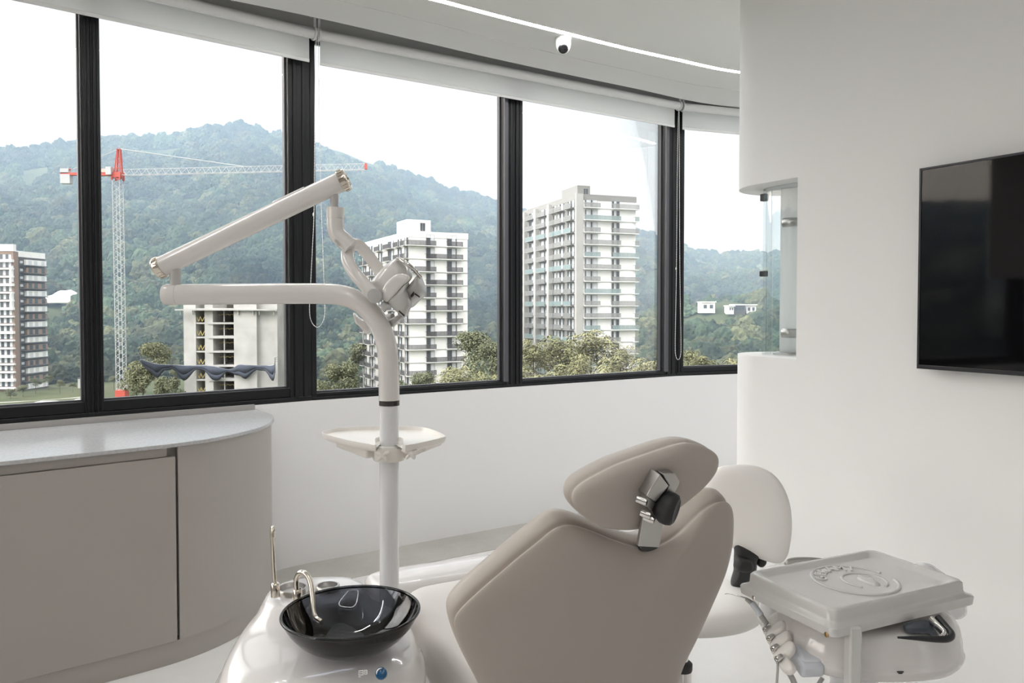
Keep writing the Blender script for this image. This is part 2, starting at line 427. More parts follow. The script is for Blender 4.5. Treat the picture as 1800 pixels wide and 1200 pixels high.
m = MB(); m.lathe([(.056, ZB), (.056, ZT)], (hg.x, hg.y, 0), 40, cap0=True, cap1=True)
m.build('inner_column', M['acryl'], w)
for z in (1.328, 1.845):
    m = MB(); pts = [hg + Vector((.060 * math.cos(t), .060 * math.sin(t), z)) for t in np.linspace(PI * 1.12, PI * 1.7, 14)]
    m.tube(pts, .021, 12, flat=(1, .35)); m.build('hinge', M['steel'], w)
m = MB(); m.lathe([(.085, 0), (.085, .006), (.075, .012)], (hg.x, hg.y, ZB), 36); m.build('base_ring', M['steel'], w)

# television on the partition
wt = thing('wall_tv', 'black glossy flat TV screen mounted on the white curved wall', 'TV')
nw = -q                                       # the wall faces this way
d = ray(1614, 540); d.z = 0
Qt = FP + nw * .05
tv0 = d * (Qt.dot(nw) / d.dot(nw))
tvw, zt0, zt1 = 1.28, H - .1955 * 1.132 * 1.0, H + .441 * 1.132
R = Matrix((-u, -nw, Vector((0, 0, 1)))).transposed()
c = tv0 - u * tvw / 2
def tvbox(s0, s1, za, zb, off, dp):
    p = tv0 - u * ((s0 + s1) / 2) + nw * (off - dp / 2); return ((p.x, p.y, (za + zb) / 2), (s1 - s0, dp, zb - za), R)
m = MB(); m.box(*tvbox(.002, tvw, zt0, zt1, 0, .03)); m.box(*tvbox(.25, tvw - .25, zt0 + .1, zt1 - .15, -.03, .02)); m.build('housing', M['plastic_k'], wt, bevel=.004)
m = MB()
for a_ in ((0, .008, zt0, zt1), (tvw - .008, tvw, zt0, zt1), (.008, tvw - .008, zt1 - .008, zt1), (.008, tvw - .008, zt0, zt0 + .014)): m.box(*tvbox(*a_, .005, .012))
m.build('bezel', mat('tv_bezel', (.05, .05, .055), .3, .6), wt, bevel=.001)
m = MB(); m.box(*tvbox(.008, tvw - .008, zt0 + .014, zt1 - .008, .002, .002)); m.build('screen', M['screen'], wt)
m = MB(); m.box(*tvbox(.4, .8, zt0 + .15, zt0 + .4, -.045, .02)); m.build('wall_mount', M['plastic_k'], wt)

# wall cupboard in the corner behind the camera (it shows in the television)
kc = thing('wall_cupboard', 'tall greige wall cupboard beside the windows, reflected in the TV', 'cupboard')
m = MB(); m.box((-3.42, 1.93, 2.345), (.26, .84, 1.28)); m.build('carcass', M['cab'], kc)
for z0, z1 in ((1.70, 2.217), (2.223, 2.98)):
    for y0, y1 in ((1.51, 1.928), (1.932, 2.35)):
        m = MB(); m.box((-3.28, (y0 + y1) / 2, (z0 + z1) / 2), (.02, y1 - y0 - .004, z1 - z0)); m.build('door', M['cab'], kc, bevel=.002)

# ------------------------------------------------------------------ low cabinet with the rounded end
ca = fdir(1); cp_ = fin(1); CO = V2(-1.088, 4.328)
def loc(al, pe): return CO + ca * al + cp_ * pe
RC = .70; ACX, APX = -1.075, .136
def outline(off=0, a_from=-3.0, n=40, end=.04):
    r = RC + off; pts = [loc(a_from, APX + r)]
    for k in range(n + 1):
        t = PI / 2 * k / n; pts.append(loc(ACX + math.sin(t) * r, APX + math.cos(t) * r))
    pts.append(loc(ACX + r, end))
    return pts
def strip(m, o, i, z0, z1): m.prism([(p.x, p.y) for p in o] + [(p.x, p.y) for p in reversed(i)], z0, z1)
ZTOP = .902
kb = thing('low_cabinet', 'greige built-in cabinet with a rounded end under the window', 'cabinet')
m = MB(); o = outline(-.045); m.prism([(p.x, p.y) for p in o] + [(loc(-3.0, .04).x, loc(-3.0, .04).y)], .10, ZTOP - .016); m.build('carcass', M['rail'], kb, smooth=20)
m = MB(); o = outline(-.02); m.prism([(p.x, p.y) for p in o] + [(loc(-3.0, .04).x, loc(-3.0, .04).y)], 0, .092); m.build('plinth', M['cab'], kb, smooth=20)
def clip(o, t0, t1):                          # piece of the outline between two along values (straight part and start of the arc)
    out = []
    for i in range(len(o) - 1):
        a_, b_ = o[i], o[i + 1]; s0 = (a_ - CO).dot(ca); s1 = (b_ - CO).dot(ca)
        for k in range(8):
            p = a_.lerp(b_, k / 8); s = (p - CO).dot(ca)
            if t0 <= s <= t1 and (p - CO).dot(cp_) > APX: out.append(p)
    return out
GAP = -.985
m = MB(); o = clip(outline(-.012), GAP, 9) + outline(-.012)[-1:]; i = clip(outline(-.034), GAP, 9) + outline(-.034)[-1:]
strip(m, o, i, .094, ZTOP - .016); m.build('end_panel', M['cab'], kb, smooth=20)
for t0, t1 in ((-2.0, GAP - .006), (-2.98, -2.006)):
    m = MB(); o = clip(outline(-.012), t0, t1); i = clip(outline(-.036), t0, t1)
    o = [loc(t0, APX + RC - .012)] + o; i = [loc(t0, APX + RC - .036)] + i
    strip(m, o, i, .094, .847); m.build('door', M['cab'], kb, smooth=20, bevel=.002)
m = MB(); o = clip(outline(-.022), -2.98, GAP - .04); i = clip(outline(-.044), -2.98, GAP - .04); o = [loc(-2.98, APX + RC - .022)] + o; i = [loc(-2.98, APX + RC - .044)] + i
strip(m, o, i, .849, ZTOP - .018); m.build('grip_rail', M['cab'], kb, smooth=20)
m = MB(); rb_ = [V2(-1.90, 2.65), V2(-2.91, .7), V2(-3.6, 1.05), V2(-2.60, 2.85)]; m.prism([(p.x, p.y) for p in rb_], 0, ZTOP - .016); m.build('return_carcass', M['cab'], kb, smooth=20)
kt = thing('countertop', 'thin grey stone worktop with a rounded end on the low cabinet', 'worktop')
m = MB(); o = outline(0.0, -3.05, end=.01); m.prism([(p.x, p.y) for p in o] + [(loc(-3.05, .01).x, loc(-3.05, .01).y)], ZTOP - .016, ZTOP); m.build('slab', M['stone'], kt, smooth=20, bevel=.002)
m = MB(); rb_ = [V2(-1.885, 2.64), V2(-2.90, .68), V2(-3.62, 1.04), V2(-2.61, 2.84)]; m.prism([(p.x, p.y) for p in rb_], ZTOP - .016, ZTOP); m.build('return_slab', M['stone'], kt, smooth=20, bevel=.002)
m = MB(); m.bar(loc(-3.05, .013) + Vector((0, 0, ZTOP + .0135)), loc(-.385, .013) + Vector((0, 0, ZTOP + .0135)), .022, .027); m.build('upstand', mat('upstand_stone', (.36, .345, .33), .4), kt, bevel=.001)

# ------------------------------------------------------------------ roller blinds
BO = .075
def blind(i, A, B, zb, label, chain_px=None, zr=2.952):
    w = thing('roller_blind', label, 'roller blind', 'roller blinds over the windows')
    d = (B - A).normalized(); n = Vector((d.y, -d.x, 0)); rr = .029
    A3 = lambda p, z: Vector((p.x, p.y, z))
    m = MB(); m.tube([A3(A, zr), A3(B, zr)], rr, 24); m.build('roller', M['tubew'], w)
    m = MB(); R = Matrix((d, -n, Vector((0, 0, 1)))).transposed(); c = (A + B) / 2 - n * (rr - .003)
    L = (B - A).length - .02
    m.box((c.x, c.y, (zb + zr) / 2), (L, .0012, zr - zb), R); m.build('fabric', M['fabric'], w)
    m = MB(); m.box((c.x, c.y, zb + .008), (L + .001, .008, .018), R); m.build('bottom_bar', M['tubew'], w, bevel=.002)
    for p, s in ((A, 1), (B, -1)):
        m = MB(); e = p - d * s * .006
        m.lathe([(.001, -.006), (.036, -.006), (.038, 0), (.036, .006), (.001, .006)], (e.x, e.y, zr), 24, Matrix((n, Vector((0, 0, 1)), d)).transposed())
        m.box((e.x, e.y, zr + .055), (.014, .03, .08), R); m.box((e.x, e.y, zr + .095), (.02, .05, .012), R)
        m.build('bracket', M['tubew'], w)
    return w
def bi(px, i): return hit(px, i, BO)
blind(1, FV[1] + fdir(1) * .06 + fin(1) * BO, bi(553, 1), 2.80, 'roller blind over the windows behind the crane')
blind(2, bi(565, 2), bi(1190, 2), 2.795, 'long roller blind over the windows facing the apartment towers')
blind(3, bi(1199, 3), bi(1432, 3), 2.79, 'roller blind end beside the white rounded wall')
def chain(pts2, Y, label, ycl, n=420):
    pts = [at(px, py, Y) for px, py in pts2]
    o_ = thing('bead_chain', label, 'blind chain', 'pull chains of the roller blinds')
    c = smoothpath(pts, n); m = MB(); m.tube(c, [.0022 if k % 2 else .0011 for k in range(n)], 6); m.build('beads', M['tubew'], o_)
    m = MB(); p = at(ycl[0], ycl[1], Y); m.sphere(p, (.005, .005, .011), 10, 8); m.build('connector', M['tubew'], o_)
chain([(557, 50), (554, 120), (553, 250), (552, 370), (549, 440), (546, 500), (544, 545), (548, 566), (558, 575), (567, 566), (571, 545), (569, 480), (565, 370), (562, 250), (560, 120), (559, 50)], 4.16, 'white bead chain hanging in a loop behind the lamp arm', (551, 377))
chain([(1193, 190), (1191, 260), (1189, 470), (1187, 600), (1188, 625), (1192, 632), (1196, 625), (1197, 600), (1195, 470), (1194, 260), (1194, 190)], 5.68, 'white bead chain beside the mullion nearest the rounded wall', (1188.5, 472))

# ------------------------------------------------------------------ ceiling camera
cc = cvec(990, 67)
kcam = thing('dome_camera', 'small white dome security camera on the ceiling by the strip light', 'security camera')
m = MB(); m.lathe([(.001, 0), (.047, 0), (.047, -.006), (.044, -.008), (.042, -.045), (.040, -.055), (.030, -.072), (.001, -.08)][::-1], cc, 36); m.build('shell', M['camw'], kcam, smooth=30)
dl = (Vector((0, 0, H)) - cc).normalized(); dl = (dl + Vector((0, 0, -.35))).normalized(); sx = Vector((0, 0, 1)).cross(dl).normalized(); sy = dl.cross(sx)
ML = Matrix((sx, sy, dl)).transposed(); lc = cc + Vector((0, 0, -.05)) 
m = MB(); m.sphere(lc, .040, 24, 16); m.build('ball', M['camw'], kcam, smooth=60)
m = MB(); m.lathe([(.0285, .0), (.0285, .030), (.022, .0365), (.010, .040), (.001, .041)], lc + dl * .0, 28, ML); m.build('lens_cover', M['caml'], kcam, smooth=60)

# =================================================================== outside: hills, forest, towers, crane
RIDGE = [(-3500, 330), (-1500, 345), (-900, 330), (-500, 300), (-200, 285), (0, 268), (60, 265), (147, 253), (200, 248), (290, 245), (340, 235), (380, 227), (420, 222), (460, 229), (508, 240), (560, 258), (600, 266),
         (640, 283), (700, 302), (760, 325), (820, 341), (885, 362), (950, 385), (1030, 400), (1120, 408), (1167, 424), (1205, 441), (1260, 453), (1310, 449), (1350, 452), (1500, 430), (1800, 400), (2500, 380)]
rx = np.array([r[0] for r in RIDGE], float); ry = np.array([r[1] for r in RIDGE], float)
raz = np.arctan2(rx - 900, F); relev = (540 - ry) / np.hypot(F, rx - 900)
raz = np.concatenate([[-2.2, -1.75, -1.6, -1.5, -1.35, -1.15, -1.0], raz[rx >= -500]]); relev = np.concatenate([[.108, .114, .122, .126, .118, .104, .116], relev[rx >= -500]])       # tan of the elevation
def hill_profile(az, r):
    tl = float(np.interp(az, raz, relev)); RR = 1150.0
    zr = tl * RR
    near = float(np.interp(r, [0, 25, 100, 155, 246, 330], [-11, -11, -13, -16.5, -25, -26]))
    lo = -24 if az > -.1 else 0                                       # deeper valley on the bamboo side
    near += -7 * min(1, max(0, (az + .18) / .15)) * min(1, r / 90)
    if r <= 330: z = near
    else:
        t = min(1.0, (r - 330) / (RR - 330)); g = t ** 1.22
        b = -26 - 7 * min(1, max(0, (az + .18) / .15))
        z = b + (zr - b) * g
        z += 22 * math.exp(-((az - .28) / .10) ** 2 - ((r - 430) / 75) ** 2)   # wooded knoll with the houses
        z += 10 * math.exp(-((az + .02) / .22) ** 2 - ((r - 700) / 120) ** 2)
    amp = min(1, max(0, (r - 300) / 250)) * min(1, max(.12, (RR - r) / 500))
    p = Vector((r * math.sin(az) / 170, r * math.cos(az) / 170, 3.1))
    z += amp * (26 * mnoise.noise(p) + 12 * mnoise.noise(p * 2.3) + 5 * mnoise.noise(p * 5.1))
    if r > RR: z = zr - (r - RR) * .25
    return z
def zmin(x, y): return hill_profile(math.atan2(x, y), math.hypot(x, y))
AZ = np.concatenate([np.linspace(-2.0, -.75, 50), np.linspace(-.74, .52, 150), np.linspace(.55, 1.1, 12)])
RAD = np.concatenate([np.linspace(12, 320, 22), np.linspace(340, 1150, 60), np.array([1180, 1250, 1500])])
m = MB(); na, nr = len(AZ), len(RAD)
for a_ in AZ:
    for r_ in RAD: m.v.append((r_ * math.sin(a_), r_ * math.cos(a_), hill_profile(a_, r_)))
for i in range(na - 1):
    for k in range(nr - 1): m.f.append((i * nr + k, i * nr + k + 1, (i + 1) * nr + k + 1, (i + 1) * nr + k)); m.m.append(0)
M['hill'] = mat('meadow_ground', (.040, .056, .028), .95, noise=(.013, (.095, .105, .055), .42, .7), spec=.1)
struct(m.build('hills', M['hill'], smooth=180))

def leaf_mat(name, rough=.8):
    mt = bpy.data.materials.new(name); mt.use_nodes = True; nt = mt.node_tree; b = nt.nodes['Principled BSDF']; b.inputs['Roughness'].default_value = rough; b.inputs['Specular IOR Level'].default_value = .15
    at_ = nt.nodes.new('ShaderNodeAttribute'); at_.attribute_type = 'INSTANCER'; at_.attribute_name = 'tint'
    tc = nt.nodes.new('ShaderNodeTexCoord'); n = nt.nodes.new('ShaderNodeTexNoise'); n.inputs['Scale'].default_value = 2.6; n.inputs['Detail'].default_value = 5
    r = nt.nodes.new('ShaderNodeMapRange'); r.inputs[1].default_value = .3; r.inputs[2].default_value = .7; r.inputs[3].default_value = .55; r.inputs[4].default_value = 1.4
    mx = nt.nodes.new('ShaderNodeMix'); mx.data_type = 'RGBA'; mx.blend_type = 'MULTIPLY'; mx.inputs[0].default_value = 1
    nt.links.new(tc.outputs['Object'], n.inputs['Vector']); nt.links.new(n.outputs['Fac'], r.inputs[0]); nt.links.new(at_.outputs['Color'], mx.inputs[6]); nt.links.new(r.outputs[0], mx.inputs[7]); nt.links.new(mx.outputs[2], b.inputs['Base Color'])
    return mt
M['forest'] = leaf_mat('forest_leaves')
def crown_mesh(seed, subdiv=4):
    import bmesh
    bm = bmesh.new(); bmesh.ops.create_icosphere(bm, subdivisions=subdiv, radius=1)
    for v in bm.verts:
        p = v.co.copy(); o = Vector((seed * 7.3, seed * 3.1, seed))
        k = 1 + .30 * mnoise.noise(p * 1.5 + o) + .24 * mnoise.noise(p * 3.6 + o) + .16 * mnoise.noise(p * 8 + o)
        v.co = p * k; v.co.z *= .85 if seed % 2 else 1.15
        if v.co.z < -.35: v.co.z = -.35 + (v.co.z + .35) * .4
    me = bpy.data.meshes.new('forest_crown'); bm.to_mesh(me); bm.free(); me.materials.append(M['forest'])
    me.polygons.foreach_set('use_smooth', [False] * len(me.polygons))
    return bpy.data.objects.new('forest_crown', me)       # only used as the source of the forest's instances
crowns = [crown_mesh(s) for s in range(1, 6)]
BLOCK = []                                    # keep the woods out of these discs (x, y, r)
def scatter_forest():
    pts, scl, tint = [], [], []
    def clear(x, y):
        for bx, by, br in BLOCK:
            if (x - bx) ** 2 + (y - by) ** 2 < br * br: return False
        return True
    def put(a_, r_, s):
        x, y = r_ * math.sin(a_), r_ * math.cos(a_)
        if not clear(x, y): return
        v = mnoise.noise(Vector((x / 90, y / 90, 1.7))); w_ = mnoise.noise(Vector((x / 38, y / 38, 8.2)))
        if r_ < 325 and a_ < -.36: return
        if r_ < 300 and a_ < -.18 and w_ < .0: return     # open ground round the building site
        if r_ > 340 and v + .5 * w_ > .42: return          # clearings
        h = s * random.uniform(.85, 1.25)
        pts.append((x, y, hill_profile(a_, r_) + .25 * h)); scl.append(h)
        dark = np.array([.020, .036, .022]); mid = np.array([.040, .060, .033]); ol = np.array([.085, .086, .044])
        t = random.random() * .7 + .3 * (w_ + .5)
        c = dark * (1 - t) + mid * t
        if random.random() < (.38 if r_ < 420 else .22): c = c * .4 + ol * .6
        c = c * random.uniform(.6, 1.6) * (1 + .9 * v); tint.append((*c, 1))
    for _ in range(15500):
        a_ = random.uniform(-.64, .36); r_ = 215 * math.exp(random.random() * math.log(1140 / 215)); put(a_, r_, random.uniform(2.6, 4.6) * (1 + r_ / 1400))
    for _ in range(3000): put(random.uniform(-.64, .36), random.uniform(900, 1155), random.uniform(3.5, 6))
    for _ in range(2200):
        a_ = random.uniform(-2.0, -.64); r_ = 150 * math.exp(random.random() * math.log(1140 / 150)); put(a_, r_, random.uniform(5, 9))
    me = bpy.data.meshes.new('forest'); me.from_pydata(pts, [], [])
    a1 = me.attributes.new('scl', 'FLOAT', 'POINT'); a1.data.foreach_set('value', scl)
    a2 = me.attributes.new('tint', 'FLOAT_COLOR', 'POINT'); a2.data.foreach_set('color', np.array(tint, np.float32).ravel())
    a3 = me.attributes.new('rot', 'FLOAT_VECTOR', 'POINT'); rr = np.zeros((len(pts), 3), np.float32); rr[:, 2] = RNG.random(len(pts)) * 6.28; a3.data.foreach_set('vector', rr.ravel())
    o_ = bpy.data.objects.new('forest', me); C.objects.link(o_); me.materials.append(M['forest'])
    ng = bpy.data.node_groups.new('forest_nodes', 'GeometryNodeTree')
    ng.interface.new_socket('Geometry', in_out='INPUT', socket_type='NodeSocketGeometry'); ng.interface.new_socket('Geometry', in_out='OUTPUT', socket_type='NodeSocketGeometry')
    gi = ng.nodes.new('NodeGroupInput'); go = ng.nodes.new('NodeGroupOutput'); ip = ng.nodes.new('GeometryNodeInstanceOnPoints'); jg = ng.nodes.new('GeometryNodeJoinGeometry')
    for cr in crowns:
        oi = ng.nodes.new('GeometryNodeObjectInfo'); oi.inputs['Object'].default_value = cr; oi.inputs['As Instance'].default_value = True
        ng.links.new(oi.outputs['Geometry'], jg.inputs[0])
    na_ = ng.nodes.new('GeometryNodeInputNamedAttribute'); na_.data_type = 'FLOAT'; na_.inputs['Name'].default_value = 'scl'
    nb_ = ng.nodes.new('GeometryNodeInputNamedAttribute'); nb_.data_type = 'FLOAT_VECTOR'; nb_.inputs['Name'].default_value = 'rot'
    er = ng.nodes.new('FunctionNodeEulerToRotation')
    ip.inputs['Pick Instance'].default_value = True
    ng.links.new(gi.outputs[0], ip.inputs['Points']); ng.links.new(jg.outputs[0], ip.inputs['Instance'])
    ng.links.new(nb_.outputs[0], er.inputs[0]); ng.links.new(er.outputs[0], ip.inputs['Rotation']); ng.links.new(na_.outputs[0], ip.inputs['Scale']); ng.links.new(ip.outputs[0], go.inputs[0])
    md = o_.modifiers.new('scatter', 'NODES'); md.node_group = ng
    tag(o_, 'dense green forest covering the hills outside the windows', 'forest', kind='stuff')

# ------------------------------------------------------------------ apartment towers
M['twhite'] = mat('tower_white_paint', (.92, .915, .90), .8, noise=(.35, (.86, .855, .84), .4, .7), spec=.2)
M['tgrey'] = mat('tower_grey_and_shade', (.47, .465, .445), .8, noise=(.35, (.42, .415, .395), .4, .7), spec=.2)  # real grey paint; on the white tower's side wall it paints in shade
M['tgrey2'] = mat('tower_concrete', (.42, .42, .405), .8, spec=.2)
M['tgrey3'] = mat('tower_shade_grey', (.27, .268, .258), .85, spec=.15)  # shade of the grey tower's side wall and parapet, put into the colour
M['pane'] = mat('dark_window_pane', (.07, .08, .09), .15)
M['curt'] = mat('white_curtain_pane', (.62, .64, .66), .5)
M['railk'] = mat('dark_railing', (.10, .10, .105), .5, .2)
M['railg'] = mat('grey_railing', (.30, .31, .31), .5, .2)
M['railt'] = mat('teal_glass_railing', (.30, .38, .38), .3)
def veil(name, col, k):                       # wire mesh or tinted glass of the railings
    m = bpy.data.materials.new(name); m.use_nodes = True; nt = m.node_tree; b = nt.nodes['Principled BSDF']; b.inputs['Base Color'].default_value = (*col, 1); b.inputs['Roughness'].default_value = .6
    t = nt.nodes.new('ShaderNodeBsdfTransparent'); mx = nt.nodes.new('ShaderNodeMixShader'); mx.inputs[0].default_value = k
    nt.links.new(t.outputs[0], mx.inputs[1]); nt.links.new(b.outputs[0], mx.inputs[2]); nt.links.new(mx.outputs[0], nt.nodes['Material Output'].inputs['Surface']); return m
VEIL = {'dark_railing': veil('dark_mesh_infill', (.10, .10, .11), .40), 'grey_railing': veil('grey_mesh_infill', (.34, .34, .33), .45), 'teal_glass_railing': veil('teal_glass_infill', (.28, .37, .37), .5)}
def wall_frame(P, d, n):
    """matrix placing local x along the facade, y outwards, z up"""
    return Matrix((Vector(d), Vector(n), Vector((0, 0, 1)))).transposed().to_4x4(), Vector(P)
def place(o, P, d, n, parent):
    R = Matrix((Vector(d), Vector(n), Vector((0, 0, 1)))).transposed().to_4x4(); R.translation = Vector(P); o.parent = parent; o.matrix_local = R
def dupo(o, parent):
    c = o.copy(); C.objects.link(c); c.parent = parent; return c
def window_mesh(wd, h, split, name='window', parent=None):
    m = MB(); a = -wd / 2; m.box((0, .0, 0), (wd, .10, h), mi=0)
    for s0, s1 in split: m.box((a + wd * (s0 + s1) / 2, .045, 0), (wd * (s1 - s0), .04, h * .96), mi=1)
    k = max(2, round(wd / .9))
    for i in range(k + 1): m.box((a + wd * i / k, .055, 0), (.07, .06, h), mi=2)
    m.box((0, .055, h / 2), (wd, .06, .07), mi=2)
    return m.build(name, [M['pane'], M['curt'], M['railg']], parent, smooth=0)
def balcony_mesh(wd, dep, railm, slabm, parent=None, solid=False):
    m = MB(); m.box((0, dep / 2, -.06), (wd, dep, .12), mi=0); m.box((0, dep - .04, .53), (wd - .06, .015, .9), mi=2)
    h = 1.0
    m.box((0, dep - .04, h), (wd, .05, .06), mi=1); m.box((0, dep - .04, .08), (wd, .05, .05), mi=1)
    for s in (-1, 1): m.box((s * (wd / 2 - .03), dep / 2, h), (.05, dep, .06), mi=1); m.box((s * (wd / 2 - .03), dep / 2, .5), (.03, dep, .9), mi=1) if solid else None
    k = max(2, round(wd / .26))
    for i in range(k + 1): m.box((-wd / 2 + wd * i / k, dep - .04, h / 2), (.055 if i % 4 else .09, .05, h), mi=1)
    return m.build('balcony', [slabm, railm, VEIL[railm.name]], parent, smooth=0)
def tower(name, label, corner, dl, Ll, dr, Lr, z0, z1, fh, wallL, wallR, left, right, railL, railR, box, bandm, capm):
    """corner block: facade l goes off along dl, facade r along dr. left/right: columns (start m, end m, kind, floors)"""
    t = thing(name, label, 'apartment tower'); c = Vector((corner[0], corner[1], 0)); t.location = (c.x, c.y, z0)
    dl = Vector((*dl, 0)).normalized(); dr = Vector((*dr, 0)).normalized(); nl, nr = -dr, -dl
    h = z1 - z0; m = MB(); P = [Vector(), dl * Ll, dl * Ll + dr * Lr, dr * Lr]
    m.prism([(p.x, p.y) for p in P], 0, h, 0)
    m.build('walls', wallR, t, smooth=0)
    m = MB(); o_ = nl * .06
    m.prism([((p + o_).x, (p + o_).y) for p in (Vector(), dl * Ll, dl * Ll - o_, -o_)], 0, h - fh * .28); m.build('side_wall', wallL, t, smooth=0)
    m = MB(); q_ = [(-dl - dr) * .12, dl * Ll + (dl - dr) * .12, dl * Ll + dr * Lr + (dl + dr) * .12, dr * Lr + (dr - dl) * .12]
    m.prism([(p.x, p.y) for p in q_], h - .9, h + .35); m.build('parapet', capm, t, smooth=0)
    if box:
        (a0, a1, b0, b1, bh) = box; m = MB(); q_ = [dl * a0 + dr * b0, dl * a1 + dr * b0, dl * a1 + dr * b1, dl * a0 + dr * b1]
        m.prism([(p.x, p.y) for p in q_], h, h + bh); bx = m.build('roof_house', capm, t, smooth=0)
        wv = window_mesh(1.1, 1.7, [], 'window', bx); place(wv, dl * a0 + dr * (b0 * .35 + b1 * .65) + Vector((0, 0, h + bh - 1.5)), dr, nr, bx)
    nf = int(h // fh); m = MB()
    for k in range(1, nf + 1):
        z = h - k * fh
        m.bar(nr * .05 + Vector((0, 0, z)), dr * Lr + nr * .05 + Vector((0, 0, z)), .1, .14); m.bar(nl * .09 + Vector((0, 0, z)), dl * Ll + nl * .09 + Vector((0, 0, z)), .16, .2)
    m.build('floor_bands', bandm, t, smooth=0)
    cache = {}
    for cols, d, n, rails, slab in ((left, dl, nl, railL, wallL), (right, dr, nr, railR, wallR)):
        for ci, (s0, s1, w0, w1, split, dep, ext, parity) in enumerate(cols):
            for k in range(nf):
                z = h - (k + 1) * fh
                key = ('w', d.x, w0, w1, tuple(split))
                if key not in cache: o_ = cache[key] = window_mesh(w1 - w0, fh - .55, split, 'window', t)
                else: o_ = dupo(cache[key], t)
                place(o_, d * (w0 + w1) / 2 + n * .04 + Vector((0, 0, z + fh / 2)), d, n, t)
                a, b = s0, s1
                if ext and k % 2 == parity: a, b = ext
                rm = rails[(k * 7 + ci * 3) % len(rails)]
                key = ('b', round(b - a, 3), dep, rm.name, slab.name)
                if key not in cache: o_ = cache[key] = balcony_mesh(b - a, dep, rm, slab, t)
                else: o_ = dupo(cache[key], t)
                place(o_, d * (a + b) / 2 + n * .02 + Vector((0, 0, z + .1)), d, n, t)
    return t
def px2(px, Y): return ((px - 900) / F * Y, Y)
# white tower in the middle window
cA = px2(720, 159)
L = 34.5
colsL = [(.3, 3.0, .5, 2.6, [(.6, .8)], 1.1, None, 0), (4.6, 7.6, 4.6, 7.2, [(.3, .6)], 1.1, None, 0), (9.6, 14.5, 10, 14, [(.1, .4)], 1.2, None, 0), (18, 21.5, 18.4, 21.2, [(.3, .7)], 1.1, None, 0), (24, 29, 24.4, 28.6, [(.0, .3), (.6, .8)], 1.2, None, 0), (31, 34, 31.2, 33.8, [(.3, .6)], 1.1, None, 0)]
colsR = [(-.9, 5.6, 3.7, 5.5, [(.55, 1)], 1.0, (3.4, 5.6), 1), (8.2, 11.7, 8.4, 10.6, [(.5, .9)], 1.0, (3.4, 11.7), 1)]
tower('apartment_tower', 'white apartment tower with black railings behind the dental lamp', cA, (-15.9, 31), L, (31, 15.9), 13.2, -22, H + 131 / F * 159, 2.72,
      M['tgrey'], M['twhite'], colsL, colsR, [M['railk']], [M['railk']], (1.2, 8, -.0, 5.2, 2.9), M['tgrey2'], M['twhite'])
# grey and white tower in the next window
cB = px2(1014, 168)
colsL = [(1.2, 5.0, 1.4, 4.8, [(.0, .3), (.6, .8)], 1.1, None, 0), (6.2, 10.6, 6.6, 10.2, [(.2, .5), (.8, 1)], 1.1, None, 0), (11.2, 13.4, 11.3, 13.2, [(0, .5)], 1.0, None, 0), (16, 21.6, 16.4, 21.0, [(.1, .3), (.5, .9)], 1.1, None, 0), (23.6, 29, 24, 28.6, [(.3, .6)], 1.1, None, 0), (31, 37, 31.4, 36.6, [(0, .4), (.7, .9)], 1.1, None, 0)]
colsR = [(1.6, 5.2, 1.9, 4.9, [(.1, .45), (.6, 1)], 1.1, (1.6, 10.3), 1), (8.3, 14.9, 8.5, 10.4, [(.3, .6)], 1.1, (13.9, 14.9), 1)]
tower('apartment_tower', 'grey and white apartment tower rising behind the bamboo trees', cB, (-11.4, 31), 44, (31, 11.4), 14.6, -24, H + 196 / F * 168, 2.7,
      M['tgrey3'], M['twhite'], colsL, colsR, [M['railg'], M['railg'], M['railt']], [M['railg'], M['railt'], M['railg']], (.5, 9, .3, 3.4, 2.3), M['tgrey2'], M['tgrey3'])
tB = bpy.data.objects['apartment_tower.001']
dlB = Vector((-11.4, 31, 0)).normalized(); drB = Vector((31, 11.4, 0)).normalized()
m = MB(); hB = H + 196 / F * 168 + 24
m.prism([(p.x, p.y) for p in (-(drB + dlB) * .35, drB * 1.35 - dlB * .35, drB * 1.35, -drB * .35 + dlB * .2)], 0, hB + .36); m.build('corner_pier', M['tgrey'], tB, smooth=0)
for s in (13.9, 22.3, 30):
    m = MB(); p0 = dlB * s - drB * .9; m.prism([(p.x, p.y) for p in (p0, p0 + dlB * 1.2, p0 + dlB * 1.2 + drB, p0 + drB)], 0, hB - .3); m.build('fin_wall', M['tgrey'], tB, smooth=0)

# brown and white block at the edge of the first window
M['tbrown'] = mat('brown_cladding', (.30, .215, .17), .7, spec=.2); M['tdark'] = mat('dark_grey_cladding', (.10, .095, .095), .6, spec=.2)
tC = thing('apartment_block', 'brown and white apartment block at the end of the window', 'apartment block')
yC = 246.0; xs = lambda px, Y=yC: (px - 900) / F * Y
z1 = H + 98 / F * yC; z0 = -27.0; tC.location = (xs(24), yC, z0); hC = z1 - z0
def rel(x, y, z): return Vector((x - xs(24), y - yC, z - z0))
drC = Vector((.1, .995, 0)).normalized(); nC = Vector((.995, -.1, 0)).normalized(); RCm = Matrix((drC, -nC, Vector((0, 0, 1)))).transposed()
m = MB(); LC = 14.5; dpt = 12
c = drC * LC / 2 - nC * dpt / 2; m.box((c.x, c.y, hC / 2), (LC, dpt, hC), RCm); m.build('walls', M['tdark'], tC, smooth=0)
m = MB(); c = drC * 1.0 - nC * 1.0 + nC * .3; m.box((c.x, c.y, hC / 2), (2.2, 2, hC), RCm); m.build('corner_pier', M['tbrown'], tC, smooth=0)
m = MB(); c = drC * (LC / 2 + .5) - nC * dpt / 2; m.box((c.x, c.y, hC - .6), (LC - .8, dpt + .3, 1.9), RCm); m.build('parapet', M['twhite'], tC, smooth=0)
fhC = 2.55
